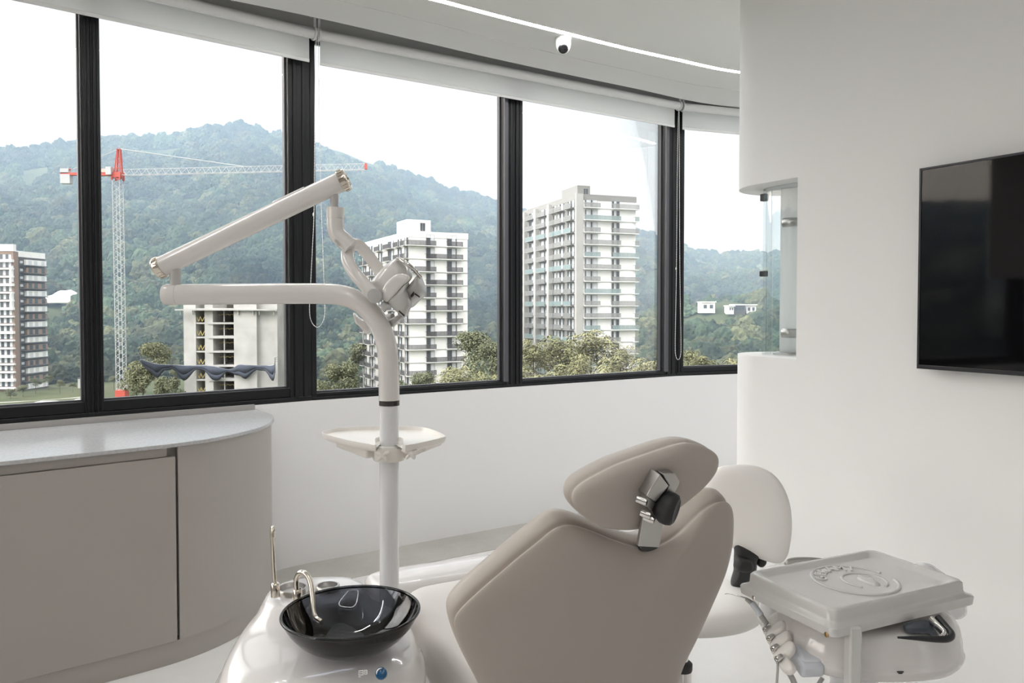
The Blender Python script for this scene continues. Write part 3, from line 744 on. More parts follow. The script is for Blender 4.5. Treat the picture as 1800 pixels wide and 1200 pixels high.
for k in range(20):
    z = hC - 2.2 - k * fhC
    if z < 2: break
    white = k % 2 == 0
    m = MB(); c = drC * 9.6 + nC * .35; m.box((c.x, c.y, z - 1.0), (9.4, .9, 1.75), RCm, 0)
    for s in (6.6, 9.2, 12.6): c = drC * s + nC * .82; m.box((c.x, c.y, z - 1.0), (1.5, .06, 1.5), RCm, 1)
    m.build('bay', [M['twhite'] if white else M['tbrown'], M['curt'] if white else M['pane']], tC, smooth=0)
    m = MB(); c = drC * 8.8 + nC * .6; m.box((c.x, c.y, z - 2.05), (11.4, 1.4, .3), RCm); m.build('slab', M['tdark'], tC, smooth=0)
    m = MB(); c = drC * 3.7 + nC * .05; m.box((c.x, c.y, z - 1.0), (1.2, .1, .8), RCm, 0); m.build('window', M['curt'], tC, smooth=0)
tD = thing('apartment_block', 'white framed apartment wing with brown walls, nearer than the dark block', 'apartment block')
yD = 244.6; tD.location = (xs(-70, yD), yD, z0)
m = MB(); LD = (xs(25, yD) - xs(-70, yD)); hD = H + 104 / F * yD - z0; m.box((LD / 2, .6, hD / 2), (LD, 1.2, hD)); m.build('walls', M['tbrown'], tD, smooth=0)
m = MB(); m.box((LD / 2, .6, hD + .1), (LD + .2, 1.6, 2.2)); m.build('parapet', M['twhite'], tD, smooth=0)
for k in range(20):
    z = hD - 1.6 - (k + 1) * fhC
    if z < 1.5: break
    for s0, s1 in ((.5, 5.0), (6, 10.5), (11.6, LD - .6)):
        m = MB(); m.box(((s0 + s1) / 2, -.02, z + 1.3), (s1 - s0, .12, 1.7), mi=0)
        for j in range(3): m.box((s0 + (s1 - s0) * (j * .36 + .2), -.06, z + 1.3), ((s1 - s0) * .16, .1, 1.5), mi=1)
        m.build('window', [M['pane'], M['curt']], tD, smooth=0)
    m = MB(); m.box((LD / 2 + .1, -.5, z + .05), (LD + .2, 1.2, .5 if k % 3 else .85)); m.build('slab', M['twhite'], tD, smooth=0)
for z in (hD - 2 * fhC - 3.2, hD - 6 * fhC - 1.5):
    m = MB(); m.box((LD - .25, -.55, z), (.5, 1.3, fhC * 2)); m.build('frame_post', M['twhite'], tD, smooth=0)

# tower under construction
M['raw'] = mat('raw_concrete', (.50, .495, .475), .85, noise=(.25, (.38, .375, .36), .38, .68), spec=.15); M['rawd'] = mat('painted_room_shade', (.13, .12, .11), .9); M['yel'] = mat('yellow_scaffold', (.42, .34, .12), .7)
M['net'] = mat('blue_safety_net', (.05, .06, .085), .9)
yE = 155.0; sx_ = lambda px: (px - 900) / F * yE; zE = lambda py: H + (540 - py) / F * yE
tE = thing('construction_tower', 'unfinished raw concrete tower with open floors under the lamp arm', 'building under construction'); zb = -19.0; tE.location = (sx_(318), yE, zb)
def eb(m, p0, p1, za, zb_, y0, y1, mi=0):
    m.box(((sx_(p0) + sx_(p1)) / 2 - sx_(318), (y0 + y1) / 2, (za + zb_) / 2 - zb), (sx_(p1) - sx_(p0), y1 - y0, zb_ - za), mi=mi)
zt = zE(503)
m = MB(); eb(m, 318, 341, zb, zt, 1.2, 14); eb(m, 341, 344, zb, zt, 0, 14); eb(m, 359.5, 374, zb, zt, .0, 9); eb(m, 412, 452, zb, zt, -.4, 14); eb(m, 452, 486, zb, zt, .5, 14); eb(m, 343, 412, zb, zt, 8, 9)
m.build('core_walls', M['raw'], tE, smooth=0)
m = MB(); eb(m, 344, 412, zb, zt - .5, 7.7, 7.9); m.build('room_shade_sheet', M['rawd'], tE, smooth=0)  # added dark sheet standing in for the shade inside the open floors
k = 0; y = 543.0
while True:
    z = zE(y)
    if z < zb + .5: break
    m = MB(); eb(m, 343, 360, z - .15, z + .15, .1, 8); eb(m, 366, 412, z - .18, z + (.35 if k % 3 == 2 else .18), -.2, 8); m.build('floor_slab', M['raw'], tE, smooth=0)
    m = MB(); eb(m, 391, 392.5, z - 2.6, z - .2, .6, .9); m.build('post', M['raw'], tE, smooth=0)
    m = MB()                                   # bracing: yellow zigzag
    pts = [Vector((sx_(px) - sx_(318), .4, zE(py) - zb)) for px, py in [(345, y + 14), (348, y + 22), (351, y + 13), (354, y + 22), (358, y + 14)]]
    for a_, b_ in zip(pts, pts[1:]): m.bar(a_, b_, .12, .12)
    pts = [Vector((sx_(px) - sx_(318), 2.0, zE(y + 9 + (2.2 if j % 2 else 0)) - zb)) for j, px in enumerate(range(377, 411, 4))]
    for a_, b_ in zip(pts, pts[1:]): m.bar(a_, b_, .1, .1)
    m.build('bracing', M['yel'], tE, smooth=0); y += 25.0; k += 1
m = MB(); eb(m, 312, 490, zE(545.5), zE(543), -1.2, .2); 
for px in (320, 341, 421, 447, 458, 483): eb(m, px - .6, px + .6, zE(553), zE(545), -.8, -.4)
m.build('work_platform', M['raw'], tE, smooth=0)
tn = thing('safety_net', 'torn dark blue safety net strung round the unfinished tower', 'safety net')
top = [(284, 626, -9), (300, 636, -6), (318, 640, -2.2), (338, 642, -1.2), (358, 642, -1.2), (380, 643, -1.2), (400, 648, -1.4), (412, 647, -1.4), (424, 640, -1.4), (440, 641, -1.4), (458, 642, -1.2), (486, 640, -2.5), (496, 632, -5), (507, 622, -9)]
m = MB(); n = 70; T = smoothpath([Vector((sx_(a_), yE + c_, zE(b_))) for a_, b_, c_ in top], n)
r0, r1, r2 = [], [], []
for i, p in enumerate(T):
    sag = .7 + 2.2 * abs(math.sin(i * .26)) ** 2.5 + .9 * mnoise.noise(Vector((i * .3, 0, 0)))
    r0.append(p + Vector((0, 0, .05))); r1.append(p + Vector((0, -.06, -sag * .6))); r2.append(p + Vector((0, .15, -sag)))
for a_, b_ in ((r0, r1), (r1, r2)):
    m.add(a_ + b_, [(i, i + 1, n + i + 1, n + i) for i in range(n - 1)])
nn = m.build('net', M['net'], tn, smooth=180); sm = nn.modifiers.new('s', 'SOLIDIFY'); sm.thickness = .05
m = MB(); m.tube(T, .06, 6); m.build('rope', M['curt'], tn)
m = MB()
for i in (2, 6, 10, 60, 64, 67):
    m.tube([T[i], T[i] + Vector((.3, 2.5, -1.0 + .02 * i))], .05, 5)
m.build('strut', M['railg'], tn)
BLOCK += [(sx_(400), yE + 6, 22)]

# tower crane
M['cred'] = mat('crane_red', (.50, .075, .05), .5); M['cwht'] = mat('crane_white', (.46, .47, .475), .5)
yK = 190.0; kx = lambda px: (px - 900) / F * yK; kz = lambda py: H + (540 - py) / F * yK
kr = thing('tower_crane', 'red and white lattice tower crane in front of the mountain', 'crane'); kx0 = kx(212); kz0 = kz(700); kr.location = (kx0, yK, kz0)
def lattice(m, p0, p1, wd, nb, th, updir, tri=False):
    p0 = Vector(p0); p1 = Vector(p1); d = (p1 - p0).normalized(); a = Vector(updir).normalized(); b = d.cross(a).normalized()
    cs = [a * wd / 2 + b * wd / 2, a * wd / 2 - b * wd / 2, -a * wd / 2 - b * wd / 2, -a * wd / 2 + b * wd / 2] if not tri else [a * wd * .6, -a * wd * .5 + b * wd / 2, -a * wd * .5 - b * wd / 2]
    for c_ in cs: m.bar(p0 + c_, p1 + c_, th, th, up=a if abs(d.dot(a)) < .9 else b)
    for k in range(nb):
        q0 = p0.lerp(p1, k / nb); q1 = p0.lerp(p1, (k + .5) / nb); q2 = p0.lerp(p1, (k + 1) / nb); nc = len(cs)
        for i in range(nc):
            m.bar(q0 + cs[i], q1 + cs[(i + 1) % nc], th * .6, th * .6, up=b + a * .3); m.bar(q1 + cs[(i + 1) % nc], q2 + cs[i], th * .6, th * .6, up=b + a * .3)
R0 = lambda px, py: Vector((kx(px) - kx0, 0, kz(py) - kz0))
m = MB(); lattice(m, R0(212, 690), R0(210, 318), 1.75, 26, .125, (1, 0, 0)); m.build('mast', M['cwht'], kr, smooth=0)
m = MB(); m.box(R0(213, 694), (2.4, 2.2, 2.4)); m.build('mast_base', M['cred'], kr, smooth=0)
m = MB(); lattice(m, R0(210, 318), R0(210.5, 304), 2.0, 1, .3, (1, 0, 0)); m.box(R0(210, 309), (2.2, 2.2, 1.2)); m.build('slewing_ring', M['cred'], kr, smooth=0)
m = MB(); t = R0(213, 263)
for sx2 in (-1, 1):
    for sy2 in (-1, 1): m.bar(R0(211.5 + sx2 * 5, 306) + Vector((0, sy2 * .6, 0)), t + Vector((sx2 * .3, sy2 * .2, 0)), .28, .28)
for py in (297, 287, 277): m.bar(R0(211.5 - 4.5 * (py - 263) / 43, py), R0(212.5 + 4.5 * (py - 263) / 43, py), .25, .25)
m.build('tower_head', M['cred'], kr, smooth=0)
m = MB(); lattice(m, R0(220, 304) + Vector((0, 0, -.1)), R0(648, 299) + Vector((0, -4, -.1)), 1.35, 30, .12, (0, 0, 1), True); m.build('jib', M['cwht'], kr, smooth=0)
m = MB(); m.box(R0(650, 299) + Vector((0, -4, 0)), (.5, .9, 1.4)); m.build('jib_tip', M['cred'], kr, smooth=0)
m = MB(); m.bar(R0(112, 307), R0(208, 308), 1.2, .65); m.bar(R0(112, 299), R0(128, 299), .9, .2); m.build('counter_jib', M['cred'], kr, smooth=0)
m = MB(); m.box(R0(188, 301.5), (4.4, 1.2, .9)); m.build('winch_box', mat('crane_pale_red', (.72, .42, .36), .6), kr, smooth=0)
m = MB(); m.box(R0(120.5, 316), (2.4, 1.4, 2.3)); m.box(R0(119, 302), (2.1, 1.2, 1.2)); m.build('counterweight', M['cwht'], kr, smooth=0)
m = MB(); m.tube([t, R0(440, 297) + Vector((0, -2, 0))], .1, 6); m.build('tie_cable', M['cwht'], kr); 
m = MB(); m.tube([t, R0(120, 304)], .07, 6); m.build('tie_cable', M['cwht'], kr)
m = MB(); m.box(R0(207, 303) + Vector((-1.0, -1.1, 0)), (1.3, 1.3, 1.9)); m.build('cabin', M['cwht'], kr, smooth=0)

# white tent on the hillside, site sheds and the houses across the valley
def ground_at(px, Y): x = (px - 900) / F * Y; return Vector((x, Y, zmin(x, Y)))
yT = 400.0; g = at(116, 535, yT)
m = MB(); n = 18; rows = []
for i in range(7):
    v = i / 6; rows.append([Vector((g.x + (k / (n - 1) - .5) * 21, yT + v * 12 - 6, g.z + .8 + max(0, math.sin(PI * v)) ** .6 * (4.6 + 2.2 * math.sin(k / (n - 1) * PI * 1.5 - .9) + .3 * math.sin(k * 1.3)))) for k in range(n)])
m.loft(rows, False, False, closed=False)
o = m.build('dome_tent', M['twhite'], smooth=180); tag(o, 'white billowing fabric roof on the green hillside', 'tent roof'); o.modifiers.new('s', 'SOLIDIFY').thickness = .3
BLOCK += [(g.x, yT, 13), (g.x + 3, yT - 16, 9), (g.x - 9, yT - 14, 8)]
def house(px0, px1, py0, py1, Y, label, style):
    a_ = at(px0, py1, Y); b_ = at(px1, py0, Y); w_ = b_.x - a_.x; h_ = b_.z - a_.z
    t = thing('hillside_house', label, 'house', 'houses on the wooded hillside'); t.location = (a_.x, Y, a_.z - 1.5)
    m = MB(); m.box((w_ / 2, 4, (h_ + 1.5) / 2), (w_, 8, h_ + 1.5)); m.build('walls', M['tdark'] if style == 1 else M['twhite'], t, smooth=0)
    m = MB(); m.box((w_ / 2, 3.6, h_ + 1.65), (w_ + .8, 9.4, .5)); m.build('roof', M['twhite'] if style != 3 else M['tgrey2'], t, smooth=0)
    for i in range(2 if style != 1 else 3):
        m = MB(); m.box((w_ * (i + .6) / (2.2 if style != 1 else 3.2), -.05, 1.5 + h_ * .45), (w_ * .24, .2, h_ * .45)); m.build('window', M['pane'], t, smooth=0)
    BLOCK.append((a_.x + w_ / 2, Y - 2, max(8, w_ * .6)))
house(1233, 1257, 531, 545, 400, 'white modern house on the wooded hill nearest the mullion', 0)
house(1291, 1310, 536, 548, 395, 'dark fronted house between two white houses on the hill', 1)
house(1281, 1290, 538, 547, 392, 'small white house beside the dark fronted house', 0)
house(1312, 1329, 536, 549, 398, 'white house at the edge of the curved glass', 0)
def shed(px0, px1, py, Y, dep, label, mt, zt_=None):
    a_ = at(px0, py, Y); b_ = at(px1, py, Y); w_ = b_.x - a_.x
    t = thing('site_shed', label, 'shed', 'sheds of the building site'); t.location = (a_.x, Y, a_.z - 2.6)
    m = MB(); m.box((w_ / 2, dep / 2, 1.2), (w_ * .96, dep * .96, 2.4)); m.build('walls', M['tgrey2'], t, smooth=0)
    m = MB(); m.box((w_ / 2, dep / 2, 2.5), (w_, dep, .25)); m.build('roof', mt, t, smooth=0)
    BLOCK.append((a_.x + w_ / 2, Y + dep / 2, 9))
shed(36, 110, 712, 118, 5.5, 'white flat site shed roof behind the first mullion', M['twhite'])
shed(114, 196, 706, 129, 4, 'white canopy roofs of the site beside the crane foot', M['twhite'])
shed(136, 151, 664, 190, 4, 'small grey kiosk by the road', M['tdark'])
# site road
m = MB(); pr = [(-40, 690, 190), (40, 690, 190), (80, 684, 195), (110, 676, 205), (140, 668, 214)]
c_ = smoothpath([at(*p) for p in pr], 24); lf, rt = [], []
for i, p in enumerate(c_):
    x, y = p.x, p.y; lf.append(Vector((x - 1, y - 5, zmin(x - 1, y - 5) + 1.1))); rt.append(Vector((x + 1, y + 5, zmin(x + 1, y + 5) + 1.1)))
m.add(lf + rt, [(i, i + 1, 24 + i + 1, 24 + i) for i in range(23)]); struct(m.build('road', M['tgrey'], smooth=180))

# ------------------------------------------------------------------ individual trees near the building
def tree_leaf_mat(name, c0, c1):
    mt = bpy.data.materials.new(name); mt.use_nodes = True; nt = mt.node_tree; b = nt.nodes['Principled BSDF']; b.inputs['Roughness'].default_value = .7; b.inputs['Specular IOR Level'].default_value = .2
    oi = nt.nodes.new('ShaderNodeObjectInfo'); g_ = nt.nodes.new('ShaderNodeNewGeometry'); r = nt.nodes.new('ShaderNodeValToRGB')
    r.color_ramp.elements[0].color = (*c0, 1); r.color_ramp.elements[1].color = (*c1, 1)
    ad = nt.nodes.new('ShaderNodeMath'); ad.operation = 'MULTIPLY_ADD'; ad.inputs[1].default_value = .6; sc_ = nt.nodes.new('ShaderNodeMath'); sc_.operation = 'MULTIPLY'; sc_.inputs[1].default_value = .4
    nt.links.new(oi.outputs['Random'], sc_.inputs[0]); nt.links.new(g_.outputs['Random Per Island'], ad.inputs[0]); nt.links.new(sc_.outputs[0], ad.inputs[2]); nt.links.new(ad.outputs[0], r.inputs['Fac']); nt.links.new(r.outputs['Color'], b.inputs['Base Color'])
    return mt
M['bamboo'] = tree_leaf_mat('bamboo_leaves', (.115, .125, .06), (.32, .305, .165)); M['broad'] = tree_leaf_mat('broad_leaves', (.08, .096, .055), (.21, .215, .125)); M['bark'] = mat('bark', (.12, .10, .075), .9)
def crown_leaves(kind, seed, n=5200):
    rg_ = np.random.default_rng(seed); m = MB(); lobes = []
    for _ in range(16):
        a_ = rg_.random() * 2 * PI; rr = math.sqrt(rg_.random()) * .75; z = rg_.random() ** .8
        lobes.append((rr * math.cos(a_) * (1.05 - .5 * z), rr * math.sin(a_) * (1.05 - .5 * z), z * 1.25 - .1, .22 + .22 * rg_.random()))
    for k in range(n):
        lx, ly, lz, lr = lobes[int(rg_.random() * 16)]
        d = rg_.normal(size=3); d /= np.linalg.norm(d); rr = lr * (.72 + .33 * rg_.random()); p = Vector((lx + d[0] * rr, ly + d[1] * rr, lz + d[2] * rr * .9))
        s = .030 + .030 * rg_.random(); e = Vector(rg_.normal(size=3)).normalized()
        if kind == 0: e = Vector((d[0], d[1], -.55 + .5 * rg_.random())).normalized(); L_, W_ = s * 2.3, s * .55
        else: L_, W_ = s * 1.3, s * .8
        nrm = Vector((d[0], d[1], d[2] + .35)); nrm.normalize(); sd = e.cross(nrm)
        if sd.length < 1e-3: continue
        sd.normalize(); m.add([p, p + e * L_ * .5 + sd * W_, p + e * L_, p + e * L_ * .5 - sd * W_], [(0, 1, 2, 3)])
    return m
protos = []
for kind, seed in ((0, 1), (0, 2), (1, 3), (1, 4), (0, 5)):
    r_ = thing('bamboo_tree' if kind == 0 else 'broadleaf_tree', 'tree', 'tree')
    crown_leaves(kind, seed).build('crown', M['bamboo'] if kind == 0 else M['broad'], r_, smooth=0)
    m = MB(); m.tube([(0, 0, -1.6), (.02, 0, -.6), (0, .02, .2), (.03, 0, .8)], [.05, .04, .03, .012], 8)
    for a_ in (0, 2.1, 4.2): m.tube([(0, 0, -.1), (.3 * math.cos(a_), .3 * math.sin(a_), .35), (.5 * math.cos(a_), .5 * math.sin(a_), .6)], [.022, .016, .006], 6)
    m.build('trunk', M['bark'], r_); protos.append(r_)
used = set()
def tree(k, px, top, Y, wpx, label, group, squash=1.0):
    s = wpx / 2 / F * Y; t = at(px, top, Y); r = protos[k]
    if k in used:
        r2 = r.copy(); C.objects.link(r2)
        for ch in list(r.children):
            c = ch.copy(); C.objects.link(c); c.parent = r2
        r = r2
    used.add(k); hs = s * squash
    r.location = (t.x, t.y, t.z - 1.3 * hs); r.rotation_euler = (0, 0, random.random() * 6.28); r.scale = (s, s, hs)
    r['label'] = label; r['group'] = group
TREES = [
 (0, 1040, 578, 112, 118, 'tall feathery bamboo clump at the foot of the grey tower'), (1, 985, 592, 105, 105, 'feathery bamboo clump beside the mid mullion'), (4, 1090, 610, 108, 95, 'bamboo clump at the white base of the grey tower'),
 (1, 938, 598, 100, 80, 'olive bamboo clump hard against the mid mullion'), (0, 1140, 628, 95, 90, 'low bamboo clump beside the mullion with the chain'), (4, 1010, 625, 88, 100, 'front bamboo clump under the grey tower'),
 (2, 835, 580, 125, 95, 'round pale green tree beside the white tower'), (3, 865, 605, 110, 85, 'pale green tree under the mid mullion'), (0, 800, 640, 92, 110, 'olive bamboo clump at the white base of the white tower'), (2, 745, 652, 96, 70, 'low shrubby tree by the lamp pole'),
 (4, 1240, 620, 92, 90, 'olive tree below the hillside houses'), (1, 1300, 632, 88, 90, 'olive tree beside the white rounded wall'), (3, 1205, 618, 100, 60, 'olive tree behind the mullion with the chain'),
 (2, 250, 632, 150, 82, 'round tree left of the unfinished tower'.replace('left of', 'between the crane and')), (3, 296, 664, 132, 62, 'low tree against the unfinished tower'), (2, 272, 600, 172, 70, 'tree behind the round tree near the crane'),
 (3, 600, 640, 118, 90, 'green tree beside the dark main mullion'), (2, 560, 668, 112, 60, 'low tree at the corner of the main mullion'), (3, 505, 618, 168, 60, 'tree behind the torn blue net'), (2, 640, 600, 190, 75, 'tree beside the white tower and the pole'),
]
for k, px, top, Y, wpx, lab in TREES: tree(k, px, top, Y, wpx, lab, 'trees close to the building')
for k, px, top, Y, wpx in ((0, 905, 640, 86, 110), (1, 1080, 645, 82, 120), (4, 1160, 650, 84, 110), (0, 960, 652, 78, 110), (3, 690, 670, 86, 80), (1, 860, 655, 82, 90), (4, 1340, 640, 90, 110), (2, 1270, 655, 80, 110)):
    tree(k, px, top, Y, wpx, 'tree crown just above the window sill among the bamboo', 'trees just above the sill')
for k, px, top, Y, wpx in ((2, 62, 664, 236, 26), (3, 84, 660, 232, 22), (2, 40, 676, 228, 24), (3, 105, 668, 222, 20), (2, 128, 672, 205, 16), (3, 18, 684, 222, 22), (2, 240, 676, 165, 34), (3, 225, 650, 200, 26), (2, 200, 660, 230, 22), (3, 310, 640, 180, 34)):
    tree(k, px, top, Y, wpx, 'small garden bush on the lawn below the brown and white block', 'bushes on the lawn', .8)
scatter_forest()
# pine-like hilltop trees on the far ridge
for i, (px, py, wpx) in enumerate(((1308, 441, 26), (1332, 448, 20), (288, 238, 9), (1185, 432, 16))):
    tree((2, 3, 2, 3)[i], px, py, 1000 if i != 2 else 1130, wpx, ('lone tree standing out on the skyline above the houses', 'bushy tree on the skyline beside the curved glass', 'single tree on the mountain ridge above the crane', 'tree on the skyline by the mullion with the chain')[i], 'trees on the skyline', 1.0)

# =================================================================== dental equipment
Wd = Vector((.9, .436, 0)).normalized(); Cd = Vector((-.436, .9, 0)).normalized(); UZ = Vector((0, 0, 1))
def circ(c, r, n, ax, ay): return [c + ax * (r * math.cos(2 * PI * k / n)) + ay * (r * math.sin(2 * PI * k / n)) for k in range(n)]
def cushion(m, ring, n, back, front, rnd, mi=0, steps=5, seam=False):
    """rounded pad from a planar ring: n points to the far (front) side"""
    c = sum(ring, Vector()) / len(ring); R = []
    def rr(k, d): return [c + (p - c) * k + n * d for p in ring]
    size = sum((p - c).length for p in ring) / len(ring); k0 = 1 - rnd / size
    fr = .35 if seam else .0                            # straight flank before the front edge rounds over
    for k in (.15, .35, .55, .72, .84, .91, .955, .982, .996): R.append(rr(k, -back * (1 - k ** 6) ** .55))
    R.append(rr(1, 0))
    if seam: R += [rr(.985, .003), rr(.972, .006), rr(.972, .009), rr(.990, .012), rr(1.004, .018)]
    f0 = max(.02, front * fr) if seam else 0
    if seam: R.append(rr(1.006, f0))
    for k in (.996, .982, .955, .91, .84, .72, .55, .35, .15): R.append(rr(k * (1.004 if seam else 1), f0 + (front - f0) * (1 - k ** 5) ** .6))
    m.loft(R, True, True, mi)
def puff(m, pts, Y, th, rnd=.35, n=56, mi=0, sm=True):
    """a traced outline as a rounded solid of real thickness standing at depth Y"""
    P3 = [at(a, b, Y) for a, b in pts]; ring = catmull(P3, n) if sm else P3
    c = sum(ring, Vector()) / len(ring); size = min((p - c).length for p in ring); k0 = 1 - min(.75, rnd * th / max(size, 1e-4))
    R = []
    for i in range(5):
        t = -PI / 2 + i / 4 * PI / 2; R.append([c + (p - c) * (k0 + (1 - k0) * math.cos(t)) + Vector((0, th / 2 * math.sin(t), 0)) for p in ring])
    for i in range(1, 5):
        t = i / 4 * PI / 2; R.append([c + (p - c) * (k0 + (1 - k0) * math.cos(t)) + Vector((0, th / 2 * math.sin(t), 0)) for p in ring])
    m.loft(R, True, True, mi)

# ---- dental chair
ch = thing('dental_chair', 'taupe padded dental chair with headrest, seen from behind', 'dental chair')
th = math.radians(25); upb = (UZ * math.cos(th) - Cd * math.sin(th)).normalized(); nb = (Cd * math.cos(th) + UZ * math.sin(th)).normalized()
Qb = at(985, 922, 1.48)
seam_px = [(950, 947), (973, 928), (1000, 921), (1034, 930), (1076, 947), (1119, 961), (1140, 964), (1160, 959), (1195, 939), (1234, 901), (1257, 884), (1274, 879), (1285, 888), (1289, 909), (1287, 955), (1276, 1001), (1257, 1047), (1226, 1116), (1203, 1162), (1186, 1204), (1150, 1262), (1080, 1310), (1000, 1318), (920, 1290), (868, 1250), (840, 1200), (829, 1180), (810, 1140), (800, 1110), (797, 1088), (804, 1074), (830, 1048), (876, 1008), (910, 979)]
ring = catmull([onplane(a, b, Qb, nb) for a, b in seam_px], 140)
m = MB(); cushion(m, ring, nb, .030, .112, .075, seam=True, steps=7); m.build('backrest', M['leather'], ch, smooth=180, subd=1)
th2 = math.radians(12); nh = (Cd * math.cos(th2) + UZ * math.sin(th2)).normalized()
Qh = at(1130, 860, 1.50)
head_px = [(1006, 868), (1007, 886), (1027, 909), (1053, 924), (1088, 930), (1119, 928), (1152, 917), (1195, 887), (1234, 855), (1256, 829), (1262, 809), (1257, 796), (1239, 785), (1214, 778), (1188, 781), (1142, 796), (1084, 817), (1038, 840), (1015, 855)]
ring = catmull([onplane(a, b, Qh, nh) for a, b in head_px], 110)
m = MB(); cushion(m, ring, nh, .024, .076, .045, seam=True, steps=7); m.build('headrest', M['leather'], ch, smooth=180, subd=1)
# headrest bracket
def flat(m, pts, Q, n, t0, t1, mi=0):
    P3 = [onplane(a, b, Q, n) for a, b in pts]; m.loft([[p + n * t0 for p in P3], [p + n * t1 for p in P3]], True, True, mi)
Qk = Qh - nh * .052
br = thing('headrest_bracket', None, None); br.parent = ch
m = MB(); flat(m, [(1131, 908), (1167, 914), (1159, 962), (1122, 960)], Qh - nh * .036, nh, 0, .008); m.build('support_bar', M['steel'], br, bevel=.001, fixn=True)
m = MB(); flat(m, [(1160, 833), (1176, 854), (1153, 883), (1137, 872), (1147, 855)], Qk, nh, 0, .03); m.build('clamp_block', M['steel'], br, bevel=.002, fixn=True)
m = MB(); flat(m, [(1165, 833), (1187, 832), (1196, 846), (1193, 854), (1185, 868), (1170, 869), (1177, 854)], Qk + nh * .008, nh, 0, .03); m.build('clamp_plate', M['steel'], br, bevel=.002, fixn=True)
m = MB(); flat(m, [(1137, 872), (1153, 883), (1146, 898), (1134, 890)], Qk + nh * .006, nh, 0, .03); m.build('hinge_arm', M['steel'], br, bevel=.002, fixn=True)
kn = onplane(1174.5, 893, Qk, nh); kd = (-nh + Wd * .75 - UZ * .1).normalized(); kx_ = UZ.cross(kd).normalized(); ky_ = kd.cross(kx_)
m = MB(); m.lathe([(.012, -.03), (.026, -.018), (.0315, -.008), (.0325, .004), (.030, .013), (.024, .017), (.019, .015), (.010, .013), (.002, .0135)], kn, 36, Matrix((kx_, ky_, kd)).transposed()); m.build('knob', M['rubber'], br, smooth=50)
for (a, b) in ((1132, 881), (1139, 905), (1145, 913)):
    p = onplane(a, b, Qk - nh * .002, nh); m = MB(); m.lathe([(.0072, -.014), (.0075, .002), (.006, .006), (.0032, .006), (.003, .001)], p, 18, Matrix((kx_, ky_, kd)).transposed()); m.build('bolt', M['chrome'], br)
m = MB(); p = onplane(1140, 961, Qb - nb * .006, nb); ring = circ(p, 1, 40, Wd * .0235, upb * .0085); m.loft([[x + nb * .01 for x in ring], [x - nb * .004 for x in ring]], True, True); m.build('bar_slot', M['rubber'], ch, smooth=60)
# seat and leg rest
def slab(m, c0, c1, w0, w1, z0, z1, rc, rz, n=64, e=4.0, mi=0):
    """rounded slab in the chair's own frame; c along the chair, w across"""
    O = Vector((.28, 1.57, 0)); cc_ = (c0 + c1) / 2; ww = (w0 + w1) / 2; R = []
    def rg_(ins, z):
        return [O + Cd * (cc_ + y) + Wd * (ww + x) + UZ * z for x, y in sellipse((0, 0), (w1 - w0) / 2 - ins, (c1 - c0) / 2 - ins, n, e)]
    R.append(rg_(rz + (min(w1 - w0, c1 - c0) / 2 - rz) * .9, z0))
    for i in range(6): t = i / 5 * PI / 2; R.append(rg_(rz * (1 - math.sin(t)), z0 + rz * (1 - math.cos(t))))
    for i in range(7): t = i / 6 * PI / 2; R.append(rg_(rc * (1 - math.cos(t)), z1 - rc + rc * math.sin(t)))
    hf = min(w1 - w0, c1 - c0) / 2
    for k, dz in ((.12, .002), (.3, .004), (.55, .006), (.8, .0075), (.95, .008)): R.append(rg_(rc + (hf - rc) * k, z1 + dz))
    m.loft(R, True, True, mi)
m = MB(); slab(m, .26, .945, -.252, .215, .42, .598, .05, .03, e=7); m.build('seat', M['cream'], ch, smooth=180)
m = MB(); slab(m, .948, 1.13, -.31, .19, .46, .596, .03, .03, e=5); m.build('leg_rest', M['gloss'], ch, smooth=180)
m = MB(); slab(m, .25, 1.0, -.235, .20, .32, .45, .03, .05); m.build('seat_shell', M['gloss'], ch, smooth=180)
m = MB(); slab(m, .1, .6, -.16, .16, .05, .34, .02, .05); m.build('lift_column', M['gloss'], ch, smooth=180)
m = MB(); slab(m, .05, .75, -.22, .10, 0, .07, .03, .005); m.build('base', M['gloss'], ch, smooth=180)

# ---- cuspidor unit
cu = thing('cuspidor_unit', 'glossy white spittoon unit with a smoked glass bowl and chrome spouts', 'spittoon unit')
ux, uy = -.45, 1.86
def uring(cx, cy, a, b, z, e=2.6, rot=.15, n=72): return [Vector((x, y, z)) for x, y in sellipse((cx, cy), a, b, n, e, rot)]
m = MB()
m.loft([uring(-.465, 1.85, .215, .235, 0), uring(-.465, 1.85, .225, .245, .25), uring(-.465, 1.85, .243, .262, .50), uring(-.465, 1.85, .250, .270, .535), uring(-.465, 1.85, .253, .272, .545), uring(-.465, 1.85, .248, .268, .556),
        uring(-.465, 1.85, .240, .260, .562), uring(-.466, 1.855, .228, .250, .600), uring(-.468, 1.865, .213, .236, .625), uring(-.485, 1.90, .186, .208, .640), uring(-.505, 1.945, .160, .172, .648), uring(-.518, 1.985, .142, .142, .662), uring(-.520, 2.0, .134, .127, .68), uring(-.520, 2.0, .126, .118, .694), uring(-.52, 2.0, .112, .104, .7005), uring(-.52, 2.0, .04, .04, .7015)])
m.build('body', M['gloss'], cu, smooth=60, subd=1)
BC = at(617.5, 1074, 1.776); br_ = .161
m = MB()
prof = [(.042, -.088), (.070, -.084), (.100, -.071), (.126, -.052), (.145, -.029), (.156, -.010), (br_, 0)]
inn = [(br_ - .004, .002), (.152, -.011), (.140, -.029), (.121, -.050), (.096, -.067), (.066, -.079), (.03, -.083)]
m.lathe(prof + inn, BC, 64); bw = m.build('bowl', M['smoke'], cu, smooth=60)
